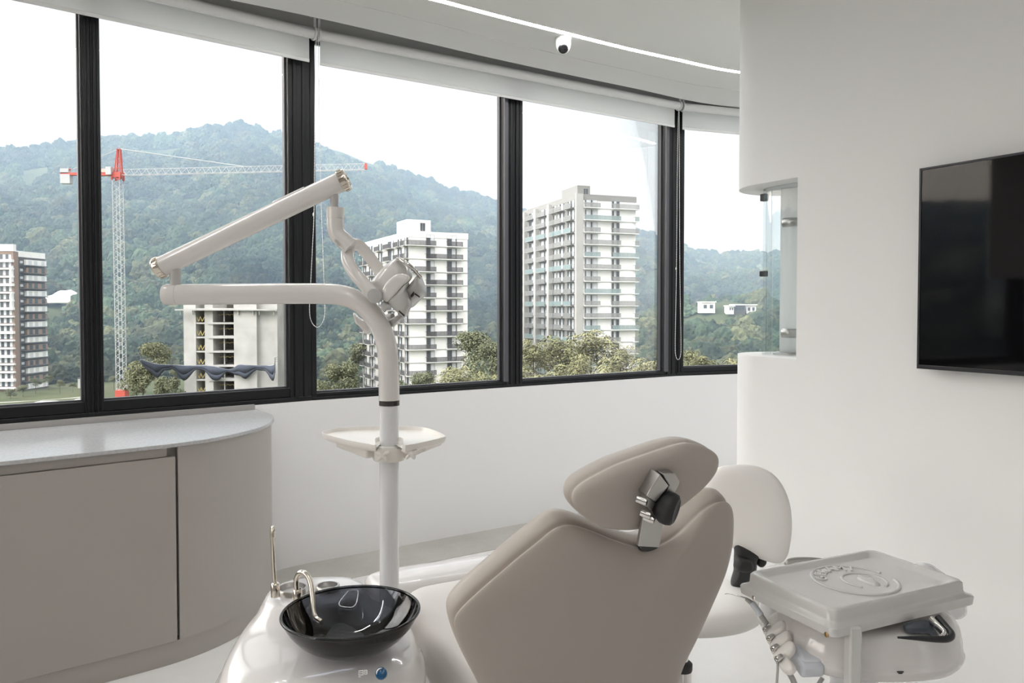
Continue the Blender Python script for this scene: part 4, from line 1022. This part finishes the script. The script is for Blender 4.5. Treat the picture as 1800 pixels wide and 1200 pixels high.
m = MB(); m.tube([BC + Vector((.1585 * math.cos(t), .1585 * math.sin(t), .001)) for t in np.linspace(0, 2 * PI, 97)], .0038, 12, cap=False); m.build('rim', M['smoke'], bw, smooth=180)
m = MB(); m.lathe([(.042, -.12), (.042, -.0875)], BC, 32); m.build('bowl_seat', M['steel'], cu)
m = MB(); m.lathe([(.02, -.0825), (.02, -.079), (.014, -.078), (.001, -.079)], BC, 24); m.build('bowl_drain', M['chrome'], bw)
for px, py, r in ((514, 1034, .034), (576, 1031, .0255)):
    p = at(px, py, 1.985 if px < 550 else 2.0); p.z = .712
    m = MB(); m.lathe([(r + .006, -.03), (r + .006, .0), (r + .004, .003), (r, .003), (r - .001, -.006), (r - .002, -.05), (.002, -.051)], p, 40); m.build('cup_holder', M['steel'], cu, smooth=50)
def spout(base, pts, r, label=None):
    w_ = thing('spout', None, None); w_.parent = cu
    m = MB(); m.tube(smoothpath(pts, 48), r, 14); m.build('tube', M['gold'], w_)
    m = MB(); m.lathe([(.011, -.012), (.0115, 0), (.0115, .020), (.009, .023)], base, 24); m.build('collar', M['gold'], w_, smooth=40)
    return w_
yb = 1.93; b0 = at(484, 1040, yb)
spout(b0, [at(484, 1035, yb), at(481.5, 1000, yb), at(479.5, 960, yb), at(478, 935, yb), at(479, 927, yb - .006), at(480, 929, yb - .02), at(480.5, 944, yb - .025)], .0052)
yb2 = 1.90; b1 = at(523, 1051, yb2)
spout(b1, [at(523, 1048, yb2), at(521, 1030, yb2), at(521, 1018, yb2), at(525, 1008, yb2 - .005), at(532, 1005.5, yb2 - .012), at(540, 1011, yb2 - .02), at(546, 1025, yb2 - .03), at(549.5, 1048, yb2 - .045), at(551, 1072, yb2 - .06), at(555, 1085, yb2 - .07), at(566, 1093, yb2 - .085)], .0068)
def on_body(px, py, Y): return at(px, py, Y)
BADGE = (670, 1183, 1.585)
p = at(*BADGE); nd = Vector((.10, -.86, .5)).normalized(); ax = UZ.cross(nd).normalized(); ay = nd.cross(ax)
MBd = Matrix((ax, ay, nd)).transposed()
bd = thing('badge', None, None); bd.parent = cu
m = MB(); m.lathe([(.0125, -.012), (.0125, .0), (.0115, .0025), (.0105, .003), (.001, .004)], p, 32, MBd); m.build('disc', M['blue'], bd, smooth=40)
m = MB(); pts = [p + ax * (.0095 * math.cos(t)) + ay * (.0095 * math.sin(t)) + nd * .0035 for t in np.linspace(1.35, 3.4, 20)]; m.tube(pts, [.0003 + .0022 * math.sin(PI * i / 19) for i in range(20)], 8, flat=(.5, 1)); m.build('swoosh', M['white_p'], bd)
pp = at(640, 1181, 1.585)
m = MB()
for (x, y, w_, h_) in ((-.006, .003, .010, .0016), (-.0105, -.001, .0016, .008), (-.002, 0, .0016, .009), (-.006, -.005, .010, .0016), (-.006, -.001, .006, .0014), (.003, .0035, .006, .0016), (.001, 0, .0014, .008), (.006, 0, .0014, .008), (.0035, -.004, .006, .0014), (.0035, 0, .003, .0014), (-.009, -.0085, .005, .0014)):
    m.box(pp + ax * x + ay * y + nd * .001, (w_, h_, .001), MBd)
m.build('pictogram', M['white_p'], cu, smooth=0)

# ---- lamp pole with the operating lamp
lp = thing('operating_lamp', 'glossy white dental operating lamp on a bent pole behind the bowl', 'dental lamp')
YP = 2.16; KP = 0
def lpp(px, py, dy=0): return at(px, py, YP + dy)
pb = lpp(684, 1000); 
m = MB(); m.tube([Vector((pb.x, pb.y, .05)), lpp(684, 900), lpp(684.3, 711)], .0272, 36); m.build('pole', M['pole'], lp)
m = MB(); m.lathe([(.05, 0), (.05, .04), (.03, .06)], (pb.x, pb.y, 0.0), 32); m.build('pole_foot', M['gloss'], lp)
m = MB(); m.tube([lpp(684.3, 712), lpp(684.3, 702)], .0288, 36); m.build('ring', M['brown'], lp)
cl = smoothpath([lpp(684, 703), lpp(683.5, 660), lpp(682, 628), lpp(677, 597), lpp(666, 569), lpp(648, 545), lpp(625, 527.5), lpp(598, 518.5), lpp(560, 516), lpp(500, 516, -.005), (lpp(400, 516.8, -.015)), lpp(312, 517.5, -.02)], 90)
m = MB(); m.tube(cl, .0293, 36); m.build('lower_arm', M['lampw'], lp)
m = MB(); m.tube([lpp(311, 517.5, -.02), lpp(293, 517.5, -.022), lpp(288.5, 517.5, -.022), lpp(286, 517.5, -.022)], [.0296, .0296, .027, .018], 36); m.build('end_cap', M['lampw'], lp)
ya = -.02
m = MB(); m.tube([lpp(308.5, 503, ya), lpp(308.5, 470, ya)], .0152, 24); m.build('joint_post', M['lampg'], lp)
A0, A1 = lpp(279, 471, ya), lpp(606, 316, ya); da = (A1 - A0).normalized()
m = MB(); m.tube([A0 + da * .012, A1 - da * .01], .0282, 36); ua = m.build('upper_arm', M['lampw'], lp)
pe = da.cross(Vector((0, 1, 0))).normalized(); pe = pe if pe.z > 0 else -pe
m = MB(); m.bar(lpp(488, 373, ya) + pe * .002 - Vector((0, .008, 0)) + pe * .0, lpp(545, 346, ya) - Vector((0, .008, 0)) + pe * .002, .016, .0565, up=pe); m.build('cover_strip', M['lampw'], ua, bevel=.004, seg=3)
for A, s in ((A0, -1), (A1, 1)):
    for nm, prof in (('end_ring', [(.0290, -.013), (.0305, -.012), (.0305, .004), (.0285, .008), (.022, .009), (.021, .005), (.001, .004)]),):
        dz = da * s; ax1 = Vector((0, 1, 0)); ax1 = (ax1 - dz * ax1.dot(dz)).normalized(); m = MB(); m.lathe(prof, A, 48, Matrix((ax1, dz.cross(ax1), dz)).transposed())
        for k in range(18):
            t = 2 * PI * k / 18; m.bar(A + (ax1 * math.cos(t) + dz.cross(ax1) * math.sin(t)) * .0304 - dz * .010, A + (ax1 * math.cos(t) + dz.cross(ax1) * math.sin(t)) * .0304 + dz * .003, .004, .003, up=(ax1 * math.cos(t) + dz.cross(ax1) * math.sin(t)))
        m.build(nm, M['gold'], lp, smooth=40)
m = MB(); m.tube([lpp(587.5, 328, ya), lpp(587.5, 366, ya)], .0118, 24); m.build('joint_post', M['lampg'], lp)
m = MB(); m.tube([lpp(589.5, 365, ya), lpp(589.5, 384, ya)], .0248, 32); m.build('collar', M['lampw'], lp, smooth=50)
m = MB(); m.tube(smoothpath([lpp(589.5, 384, ya), lpp(589.7, 402, ya), lpp(594, 413, ya), lpp(606, 424, ya), lpp(617, 434, ya)], 24), .0238, 32); el = m.build('elbow', M['lampw'], lp, smooth=50)
p = lpp(592, 426, ya - .021); m = MB(); m.bar(lpp(589, 422, ya - .0225), lpp(597, 431, ya - .0225), .006, .003, up=(0, -1, 0)); m.build('slot_label', M['lampg'], el)
yk = thing('yoke', None, None); yk.parent = lp
def bandtube(m, pts, r, Y, fl): m.tube(smoothpath([at(a, b, Y + c) for a, b, c in pts], 40), r, 20, flat=fl, face=(0, 1, 0))
m = MB(); bandtube(m, [(620, 428, .02), (613, 437, 0), (611, 455, -.025), (620, 475, -.045), (638, 497, -.055), (659, 520, -.06)], .0185, YP, (1, .55)); m.build('arm', M['lampw'], yk)
m = MB(); bandtube(m, [(620, 428, .02), (634, 434, .05), (652, 455, .08), (668, 478, .09), (682, 500, .09)], .0175, YP, (1, .55)); m.build('arm', M['lampw'], yk)
p = at(659.5, 520, YP - .06); m = MB(); m.lathe([(.020, -.014), (.0205, .012), (.019, .0145), (.001, .0155)], p, 36, Matrix((Vector((1, 0, 0)), Vector((0, 0, 1)), Vector((0, -1, 0)))).transposed()); m.build('pivot_cap', M['lampg'], yk, smooth=40)
hd = thing('lamp_head', None, None); hd.parent = lp
m = MB(); puff(m, [(653, 497), (664, 482), (678, 467), (697, 454), (708, 457), (720, 468), (724, 486), (712, 502), (698, 518), (683, 532), (673, 527), (660, 508)], YP + .03, .15, .16); m.build('housing', M['lampw'], hd, smooth=60)
m = MB(); puff(m, [(673, 526), (673, 508), (684, 491), (700, 481), (716, 483), (721, 490), (709, 503), (696, 518), (682, 531)], YP - .052, .03, .22); m.build('side_cover', M['lampw'], hd, smooth=60)
m = MB(); puff(m, [(682, 530), (698, 514), (715, 495), (719, 498), (715, 508), (719, 518), (723, 535), (719, 547), (710, 556), (699, 549), (688, 540)], YP - .035, .06, .16); m.build('lower_fairing', M['lampg'], hd, smooth=60)
m = MB(); puff(m, [(717, 505), (727, 493), (737, 482), (744, 494), (749, 510), (747, 520), (736, 529), (723, 541), (721, 528), (714, 513)], YP + .02, .13, .13); m.build('reflector_rim', M['lampg'], hd, smooth=60)
m = MB(); m.tube(smoothpath([at(699, 455, YP - .02), at(712, 461, YP - .035), at(727, 473, YP - .03), at(739, 487, YP - .01)], 20), .006, 12); m.build('front_edge', M['chrome'], hd)
m = MB(); puff(m, [(684, 563), (700, 553), (715, 547), (718, 552), (705, 563), (692, 574), (686, 572)], YP + .02, .05, .4); m.build('handle', M['lampg'], hd, smooth=60)
m = MB(); puff(m, [(621, 549), (632, 558), (644, 566), (652, 583), (645, 587), (632, 574), (624, 566)], YP + .09, .04, .4); m.build('handle', M['lampw'], hd, smooth=60)
m = MB(); m.tube(smoothpath([at(640, 566, YP + .09), at(662, 560, YP + .08), at(690, 556, YP + .04)], 16), .009, 12); m.build('handle_bar', M['lampg'], hd)
m = MB(); puff(m, [(667, 537), (675, 528), (688, 535), (676, 549)], YP - .04, .05, .2, sm=False); m.build('hinge_block', M['lampg'], hd, smooth=30)
m = MB(); m.bar(at(701, 546, YP - .062), at(711, 555, YP - .06), .004, .003, up=(0, -1, 0)); m.bar(at(729, 516, YP - .048), at(738, 522, YP - .046), .004, .003, up=(0, -1, 0)); m.build('seam', M['rubber'], hd)
m = MB(); puff(m, [(722, 519), (728, 512), (728, 519), (724, 523)], YP - .04, .03, .3); m.build('sensor', M['rubber'], hd)

# ---- small tray clamped to the pole
tr = thing('clamp_tray', 'small white tray clamped round the lamp pole with star knobs', 'tray')
zt_ = 1.07
def onz(px, py, z): return onplane(px, py, Vector((0, 0, z)), UZ)
ol = catmull([onz(*p, zt_) for p in [(567, 763), (575, 758), (605, 753), (670, 751), (735, 752), (760, 757), (782, 767), (778, 771), (745, 779), (722, 783.5), (708, 784), (705.5, 771), (662.5, 771), (660, 784), (648, 782.5), (632, 780), (600, 773)]], 150)
m = MB(); c_ = sum(ol, Vector()) / len(ol)
sc2 = lambda k, z: [c_ + (p - c_) * k + Vector((0, 0, z)) for p in ol]
m.loft([sc2(.5, -.016), sc2(.95, -.016), sc2(.985, -.012), sc2(1, .0), sc2(1.0, .004), sc2(.985, .004), sc2(.965, -.006), sc2(.93, -.008), sc2(.4, -.008)]); m.build('tray', M['ivory'], tr, smooth=40)
pc = lpp(684, 795)
m = MB(); m.lathe([(.0278, -.022), (.043, -.021), (.046, -.015), (.046, .015), (.043, .021), (.0278, .022)], (pc.x, pc.y, pc.z), 40, cap0=False, cap1=False); m.build('clamp_ring', M['ivory'], tr, smooth=40)
m = MB(); 
for a_, b_ in (((598, 775), (655, 788)), ((770, 772), (712, 788))):
    p0 = onz(*a_, zt_ - .02); p1 = lpp(*b_); p1.y += .0; m.bar(p0 + Vector((0, 0, -.004)), Vector((p1.x, pc.y - .02, pc.z)), .03, .026)
m.bar(Vector((pc.x - .10, pc.y + .062, zt_ - .027)), Vector((pc.x + .10, pc.y + .062, zt_ - .027)), .06, .02)
m.build('bracket', M['ivory'], tr, bevel=.005)
for px, py in ((672, 799), (722, 796)):
    p = at(px, py, YP - .065); m = MB(); n = 60; R = []
    for z, k in ((-.03, .25), (-.012, .3), (-.010, .75), (-.006, 1), (.004, 1), (.008, .86), (.010, .4)):
        R.append([p + Vector(((.0155 + .0055 * math.cos(5 * t)) * k * math.cos(t + .3), -z, (.0155 + .0055 * math.cos(5 * t)) * k * math.sin(t + .3))) for t in np.linspace(0, 2 * PI, n, endpoint=False)])
    m.loft(R); m.build('star_knob', M['ivory'], tr, smooth=50)

# ---- delivery unit with the square tray
du = thing('delivery_unit', 'white dental instrument unit carrying a square plastic tray, beside the stool', 'instrument unit')
e1 = Vector((.91, .415, 0)).normalized(); e2 = Vector((.415, -.91, 0)).normalized(); TC = Vector((.749, 1.651, 0))
def tring(a, b, z, rc=.018, n=10):
    out = []
    for sx1, sy1, t0 in ((1, 1, 0), (-1, 1, PI / 2), (-1, -1, PI), (1, -1, 1.5 * PI)):
        for k in range(n):
            t = t0 + PI / 2 * k / (n - 1); out.append(TC + e1 * (sx1 * (a - rc) + rc * math.cos(t)) + e2 * (sy1 * (b - rc) + rc * math.sin(t)) + Vector((0, 0, z)))
    return out
dt = thing('tray', None, None); dt.parent = du
m = MB()
m.loft([tring(.19, .116, .816), tring(.208, .134, .815), tring(.208, .134, .830, .012), tring(.206, .132, .833, .012), tring(.198, .124, .836), tring(.1955, .1215, .842), tring(.1945, .1205, .858), tring(.191, .117, .862), tring(.186, .112, .8625), tring(.180, .106, .860), tring(.172, .098, .8535), tring(.166, .092, .852), tring(.08, .03, .852)])
m.build('tray_body', M['tray'], dt, smooth=60)
ec = Vector((.750, 1.655, .852))
m = MB(); m.tube([ec + Vector((.088 * math.cos(t), .088 * math.sin(t), .0008)) for t in np.linspace(.5, 2 * PI + .0, 70)], .0042, 10, flat=(.55, 1)); m.build('ring_relief', M['tray'], dt)
m = MB(); c2 = ec + e1 * .016 + e2 * .012
m.tube([c2 + Vector((.046 * math.cos(t), .046 * math.sin(t), .0008)) for t in np.linspace(-.9, 4.2, 50)], .0036, 10, flat=(.55, 1)); m.build('ring_relief', M['tray'], dt)
hp = [(-.008, -.034), (.006, -.034), (.012, -.016), (.022, -.004), (.026, .004), (.020, .009), (.012, .006), (.012, .018), (.008, .030), (.003, .024), (-.006, .020), (-.012, .008), (-.013, -.010)]
m = MB(); ringh = catmull([c2 + e1 * (x + .004) - e2 * y for x, y in hp], 50); cch = sum(ringh, Vector()) / len(ringh)
m.loft([[cch + (p - cch) * k + Vector((0, 0, z)) for p in ringh] for k, z in ((1, -.001), (.97, .002), (.8, .0042), (.4, .005))]); m.build('horse_head_relief', M['tray'], dt, smooth=60)
for k, chh in enumerate('GERAMI'):
    t = PI * .5 + 1.05 - k * .36
    cu_ = bpy.data.curves.new('letter', 'FONT'); cu_.body = chh; cu_.size = .034; cu_.extrude = .0022; cu_.bevel_depth = .0009; cu_.align_x = 'CENTER'
    to = bpy.data.objects.new('letter', cu_); C.objects.link(to); dg = bpy.context.evaluated_depsgraph_get(); me = bpy.data.meshes.new_from_object(to.evaluated_get(dg)); bpy.data.objects.remove(to)
    lo = bpy.data.objects.new('letter_relief', me); C.objects.link(lo); me.materials.clear(); me.materials.append(M['tray']); lo.parent = dt
    rot = math.atan2(e1.y, e1.x); pos = ec + Vector((.058 * math.cos(t + rot), .058 * math.sin(t + rot), .0004)); lo.location = pos; lo.rotation_euler = (0, 0, rot + t - PI / 2)
for px, py, mt in ((1325, 1050.5, 'chrome'), (1453, 1115, 'brass')):
    p = onplane(px, py, TC - e1 * .2075, e1); m = MB(); m.lathe([(.0052, -.004), (.0052, .001), (.004, .002), (.0005, .0024)], p, 20, Matrix((e2, UZ, -e1)).transposed()); m.build('screw', M[mt], dt)
pp_ = at(1499, 1130, 1.475)
m = MB(); m.box((pp_.x, pp_.y, .415), (.024, .03, .83)); m.build('tray_post', M['tray'], du, bevel=.004)
m = MB(); m.lathe([(.11, 0), (.11, .015), (.03, .025)], (pp_.x, pp_.y + .03, 0), 32); m.build('post_foot', M['tray'], du, smooth=40)
bx_, by_ = .765, 1.685
def bring(a, b, z, e=2.7, dx=0, dy=0): return [Vector((x, y, z)) for x, y in sellipse((bx_ + dx, by_ + dy), a, b, 72, e, .02)]
m = MB()
m.loft([bring(.10, .10, .690), bring(.165, .165, .692), bring(.188, .19, .703), bring(.197, .197, .722), bring(.198, .198, .728), bring(.194, .194, .732), bring(.194, .193, .75), bring(.186, .186, .778, dx=.004), bring(.178, .18, .790, dx=.006), bring(.16, .165, .795, dx=.008), bring(.06, .06, .796)])
m.build('body', M['gloss'], du, smooth=60, subd=1)
m = MB(); puffr = [(1560, 1000), (1600, 985), (1625, 988), (1645, 996), (1668, 1014), (1690, 1035), (1700, 1060), (1640, 1060), (1580, 1040)]
puff(m, [(1600, 1000), (1618, 990), (1632, 990), (1648, 999), (1672, 1018), (1692, 1050), (1694, 1080), (1660, 1085), (1610, 1040)], 1.80, .07, .4); m.build('rear_cowl', M['glossw'], du, smooth=60)
# chrome and black handles
hnd = thing('handle', 'chrome and black wedge handle', None); hnd.parent = du
Yh = 1.47
hp_ = lambda a, b, dy=0: at(a, b, Yh + dy)
m = MB(); m.tube(smoothpath([hp_(1636, 1088, .04), hp_(1650, 1102, .02), hp_(1659, 1113, 0), hp_(1656, 1119, -.005)], 20), .0085, 16, flat=(1, .6)); m.build('chrome_bar', M['chrome'], hnd)
m = MB(); m.tube(smoothpath([hp_(1648, 1084, .05), hp_(1664, 1102, .025), hp_(1673, 1115, 0), hp_(1664, 1123, -.012), hp_(1630, 1122, -.012), hp_(1578, 1120, -.01)], 40), [.0065] * 24 + [.0065 - .0045 * i / 15 for i in range(16)], 14); m.build('grip', M['plastic_k'], hnd)
m = MB(); puff(m, [(1591, 1098), (1610, 1092), (1630, 1090), (1645, 1105), (1650, 1117), (1641, 1117), (1625, 1111), (1592, 1110)], Yh + .045, .03, .3); m.build('wedge', mat('dark_blue_grey_plastic', (.05, .06, .075), .2), hnd, smooth=60)
h2 = thing('handle', 'chrome loop handle', None); h2.parent = du
m = MB(); m.tube(smoothpath([at(1384, 997, 1.86), at(1384, 989, 1.86), at(1398, 985, 1.87), at(1430, 985, 1.88), at(1470, 990, 1.885)], 30), .008, 14, flat=(.6, 1)); m.build('loop', M['steel'], h2)
m = MB(); puff(m, [(1386, 988), (1395, 984), (1420, 984), (1440, 988), (1420, 993), (1396, 997)], 1.885, .012, .3); m.build('insert', M['plastic_k'], h2)
m = MB(); puff(m, [(1330, 1010), (1350, 1000), (1385, 993), (1430, 990), (1430, 1015), (1380, 1025), (1340, 1025)], 1.85, .08, .4); m.build('rear_cover', M['glossw'], du, smooth=60)
# instrument holders along the near side
p0 = at(1338, 1092, 1.66); p1 = at(1391, 1176, 1.515)
m = MB(); m.bar(p0 + Vector((.045, .01, -.012)), p1 + Vector((.045, 0, -.006)), .05, .03); m.bar(p0 + Vector((.085, .01, .0)), p1 + Vector((.07, .01, .0)), .09, .03); m.build('holder_rail', M['coolp'], du, bevel=.008, seg=3)
for k in range(4):
    px, py = ((1346, 1103), (1352.5, 1119), (1360, 1137), (1367, 1155))[k]
    Yk_ = 1.648 - .037 * k; p = at(px, py, Yk_)
    hh = thing('instrument_holder', None, None); hh.parent = du
    m = MB(); puff(m, [(px - 6, py - 3), (px + 8, py - 17), (px + 25, py - 28), (px + 31, py - 15), (px + 17, py + 3), (px + 3, py + 14), (px - 4, py + 9)], Yk_ + .012, .034, .25); m.build('cradle', M['ivory'], hh, smooth=50)
    dv = Vector((-.75, -.5, -.1)).normalized(); a1_ = UZ.cross(dv).normalized(); m = MB(); q0 = at(px, py + 2, Yk_ - .012)
    m.lathe([(.0058, -.012), (.006, .003), (.0045, .005), (.004, .003), (.0022, .003), (.002, .006), (.0004, .0065)], q0, 20, Matrix((a1_, dv.cross(a1_), dv)).transposed()); m.build('switch', M['chrome'], hh, smooth=40)
m = MB(); puff(m, [(1371, 1168), (1384, 1158), (1392, 1162), (1397, 1172), (1386, 1181), (1376, 1180)], 1.52, .05, .35); m.build('holder_end', M['ivory'], du, smooth=50)
for k, pts in enumerate(([(1367, 1160, 1.53), (1367, 1185, 1.52), (1368, 1240, 1.53)], [(1386, 1180, 1.53), (1396, 1200, 1.53), (1410, 1250, 1.55)], [(1446, 1191, 1.60), (1440, 1200, 1.60), (1425, 1250, 1.6)])):
    m = MB(); m.tube(smoothpath([at(*p) for p in pts] + [Vector((.62 + .03 * k, 1.6, .35)), Vector((.72, 1.66, .25))], 30), (.0025, .006, .0045)[k], 12); m.build('hose', M['hose'], du)
m = MB(); m.lathe([(.05, .03), (.05, .695)], (bx_, by_, 0), 32); m.build('column', M['pole'], du)
m = MB(); m.lathe([(.24, 0), (.24, .02), (.1, .05), (.05, .06)], (bx_, by_, 0), 40); m.build('base', M['gloss'], du, smooth=50)
m = MB(); pq = Vector(((1588 - 900) / F * 1.494, 1.4875, H - (1187 - 540) / F * 1.494)); m.box(pq + Vector((0, 0, .002)), (.013, .0016, .0022)); m.box(pq - Vector((0, 0, .001)), (.008, .0016, .0018)); m.build('print_mark', M['rubber'], du, smooth=0)
# slits of the body's left face: markings on the rail
# handpiece lying in the first holder
hpn = thing('scaler_handpiece', 'grey dental handpiece with a thin hooked metal tip in its holder', 'handpiece')
Yq = 1.66
m = MB(); m.tube([at(1348, 1096, Yq - .01), at(1337, 1081, Yq), at(1322, 1060, Yq + .015), at(1311, 1052, Yq + .02)], [.0055, .006, .0062, .004], 16); m.build('body', M['hose'], hpn)
m = MB(); m.tube([at(1338, 1081, Yq - .001), at(1322, 1059, Yq + .014)], .0068, 16); m.build('sleeve', M['coolp'], hpn)
m = MB(); m.tube(smoothpath([at(1314, 1052, Yq + .02), at(1302, 1048, Yq + .022), at(1288, 1044.5, Yq + .026), at(1279, 1043, Yq + .028), at(1274, 1044, Yq + .03)], 20), [.0022 - .0012 * i / 19 for i in range(20)], 10); m.build('tip', M['chrome'], hpn)

# ---- dentist's stool
ds = thing('dentist_stool', 'beige round seated stool with a rounded backrest between chair and tray', 'stool')
sc0 = Vector((.542, 2.22, 0))
def sring(a, b, z, e=2.2): return [Vector((x, y, z)) for x, y in sellipse((sc0.x, sc0.y), a, b, 64, e, .3)]
m = MB(); m.loft([sring(.09, .09, .536), sring(.17, .145, .538), sring(.188, .168, .552), sring(.196, .178, .572), sring(.194, .176, .592), sring(.180, .162, .608), sring(.15, .13, .615), sring(.06, .05, .612)]); m.build('seat', M['stool'], ds, smooth=180, subd=1)
bk = [(1262, 822), (1284, 817.5), (1307, 816), (1333, 820), (1360, 834), (1379, 859), (1390, 893), (1392, 932), (1387, 968), (1379, 985), (1369, 990), (1352, 987), (1326, 978), (1295, 965), (1262, 950), (1240, 925), (1232, 885), (1240, 845)]
nS = Vector((.30, .92, .12)).normalized(); Qs = at(1320, 900, 2.26)
ring = catmull([onplane(a, b, Qs, nS) for a, b in bk], 90)
m = MB(); cushion(m, ring, nS, .022, .035, .03, steps=6); m.build('backrest', M['stool'], ds, smooth=180)
m = MB(); puff(m, [(1295, 955), (1332, 968), (1330, 985), (1328, 1003), (1315, 1022), (1300, 1034), (1285, 1028), (1290, 1005), (1291, 975)], 2.275, .05, .25); m.build('back_bracket', M['plastic_k'], ds, smooth=50)
m = MB(); puff(m, [(1292, 983), (1297, 977), (1306, 980), (1320, 984), (1322, 1000), (1307, 1004), (1291, 1000)], 2.245, .05, .2); m.build('bracket_cover', M['rubber'], ds, smooth=50)
p = at(1338, 985, 2.28); m = MB(); m.sphere(p, (.016, .016, .02), 16, 12); m.build('tilt_knob', M['rubber'], ds)
m = MB(); m.bar(Vector((sc0.x, sc0.y, .528)), at(1303, 1036, 2.275) + Vector((0, 0, -.07)), .05, .012); m.build('under_plate', M['plastic_k'], ds, bevel=.003)
pg = Vector((.503, 2.22, 0))
m = MB(); m.lathe([(.0165, .34), (.0165, .54)], pg, 28); m.build('gas_rod', M['chrome'], ds)
m = MB(); m.lathe([(.027, .380), (.0285, .385), (.0285, .401), (.021, .408), (.017, .409)], pg, 28); m.build('rubber_collar', M['rubber'], ds, smooth=40)
m = MB(); m.lathe([(.026, .08), (.026, .382)], pg, 28); m.build('cylinder', M['chrome'], ds)
for k in range(5):
    t = 2 * PI * k / 5 + .3; m = MB(); e_ = pg + Vector((.27 * math.cos(t), .27 * math.sin(t), .075)); m.tube([pg + Vector((0, 0, .11)), e_], [.022, .013], 14); m.build('leg', M['chrome'], ds)
    m = MB(); m.lathe([(.028, -.011), (.03, 0), (.028, .011)], e_ + Vector((0, 0, -.045)), 20, Matrix.Rotation(PI / 2, 3, 'X') if k % 2 else Matrix.Rotation(PI / 2, 3, 'Y')); m.build('caster', M['rubber'], ds)

# =================================================================== light
SUNSIDE = 7.6
sc = bpy.context.scene
w = bpy.data.worlds.new('overcast_sky'); sc.world = w; w.use_nodes = True; nt = w.node_tree; nt.nodes.clear()
out = nt.nodes.new('ShaderNodeOutputWorld'); bg = nt.nodes.new('ShaderNodeBackground'); tc = nt.nodes.new('ShaderNodeTexCoord'); sp = nt.nodes.new('ShaderNodeSeparateXYZ')
nt.links.new(tc.outputs['Generated'], sp.inputs[0])
rp = nt.nodes.new('ShaderNodeValToRGB'); e = rp.color_ramp.elements
e[0].position = .0; e[0].color = (.25, .26, .25, 1); e[1].position = 1.0; e[1].color = (1.15, 1.165, 1.20, 1)
for pos, c_ in ((.49, (.3, .3, .3)), (.505, (.472, .482, .497)), (.58, (.50, .506, .515)), (.70, (.54, .542, .547)), (.85, (.85, .85, .86))):
    q_ = e.new(pos); q_.color = (*c_, 1)
mr = nt.nodes.new('ShaderNodeMapRange'); mr.inputs[1].default_value = -1; mr.inputs[2].default_value = 1
nt.links.new(sp.outputs[2], mr.inputs[0]); nt.links.new(mr.outputs[0], rp.inputs[0])
mp = nt.nodes.new('ShaderNodeMapping'); mp.inputs['Scale'].default_value = (1.2, 1.2, 4.5); nz = nt.nodes.new('ShaderNodeTexNoise'); nz.inputs['Scale'].default_value = 2.6; nz.inputs['Detail'].default_value = 6; nz.inputs['Roughness'].default_value = .55
nt.links.new(tc.outputs['Generated'], mp.inputs[0]); nt.links.new(mp.outputs[0], nz.inputs['Vector'])
nr_ = nt.nodes.new('ShaderNodeMapRange'); nr_.inputs[1].default_value = .35; nr_.inputs[2].default_value = .65; nr_.inputs[3].default_value = .88; nr_.inputs[4].default_value = 1.05
nt.links.new(nz.outputs['Fac'], nr_.inputs[0])
mx = nt.nodes.new('ShaderNodeMix'); mx.data_type = 'RGBA'; mx.blend_type = 'MULTIPLY'; mx.inputs[0].default_value = 1
dt_ = nt.nodes.new('ShaderNodeVectorMath'); dt_.operation = 'DOT_PRODUCT'; dt_.inputs[1].default_value = (-.93, -.25, .28); nt.links.new(tc.outputs['Generated'], dt_.inputs[0])
az_ = nt.nodes.new('ShaderNodeMapRange'); az_.interpolation_type = 'SMOOTHSTEP'; az_.inputs[1].default_value = .35; az_.inputs[2].default_value = .98; az_.inputs[3].default_value = 1.0; az_.inputs[4].default_value = SUNSIDE; nt.links.new(dt_.outputs['Value'], az_.inputs[0])
ml_ = nt.nodes.new('ShaderNodeMath'); ml_.operation = 'MULTIPLY'; nt.links.new(nr_.outputs[0], ml_.inputs[0]); nt.links.new(az_.outputs[0], ml_.inputs[1])
nt.links.new(rp.outputs[0], mx.inputs[6]); nt.links.new(ml_.outputs[0], mx.inputs[7]); nt.links.new(mx.outputs[2], bg.inputs['Color']); bg.inputs['Strength'].default_value = 1.3
nt.links.new(bg.outputs[0], out.inputs['Surface'])
# veiled sun behind the building
sl = bpy.data.lights.new('sun', 'SUN'); sl.energy = .7; sl.angle = math.radians(35); sl.color = (1, .97, .93); so = bpy.data.objects.new('sun', sl); C.objects.link(so)
so.rotation_euler = (math.radians(48), 0, math.radians(28))
# haze in the valley
hz = bpy.data.materials.new('valley_haze'); hz.use_nodes = True; nt = hz.node_tree; nt.nodes.clear(); o_ = nt.nodes.new('ShaderNodeOutputMaterial'); vs = nt.nodes.new('ShaderNodeVolumeScatter')
vs.inputs['Color'].default_value = (.56, .76, 1, 1); vs.inputs['Density']  .default_value = .0006; vs.inputs['Anisotropy'].default_value = .0; nt.links.new(vs.outputs[0], o_.inputs['Volume'])
m = MB(); m.box((-150, 690, 90), (2600, 1060, 330)); m.box((-1005, -345, 90), (1500, 1000, 330)); o = m.build('haze', hz, smooth=0); tag(o, 'pale blue haze veiling the hills and mountain outside', 'haze', kind='stuff')

vsn = sc.view_settings; sc.display_settings.display_device = 'sRGB'; vsn.view_transform = 'Standard'; vsn.look = 'None'; vsn.gamma = 1; vsn.use_curve_mapping = False; vsn.exposure = 0.7
cy = sc.cycles
cy.max_bounces = 10; cy.diffuse_bounces = 6; cy.glossy_bounces = 4; cy.transmission_bounces = 6; cy.transparent_max_bounces = 16; cy.volume_bounces = 1
cy.sample_clamp_indirect = 6; cy.use_denoising = True; cy.caustics_reflective = False; cy.caustics_refractive = False
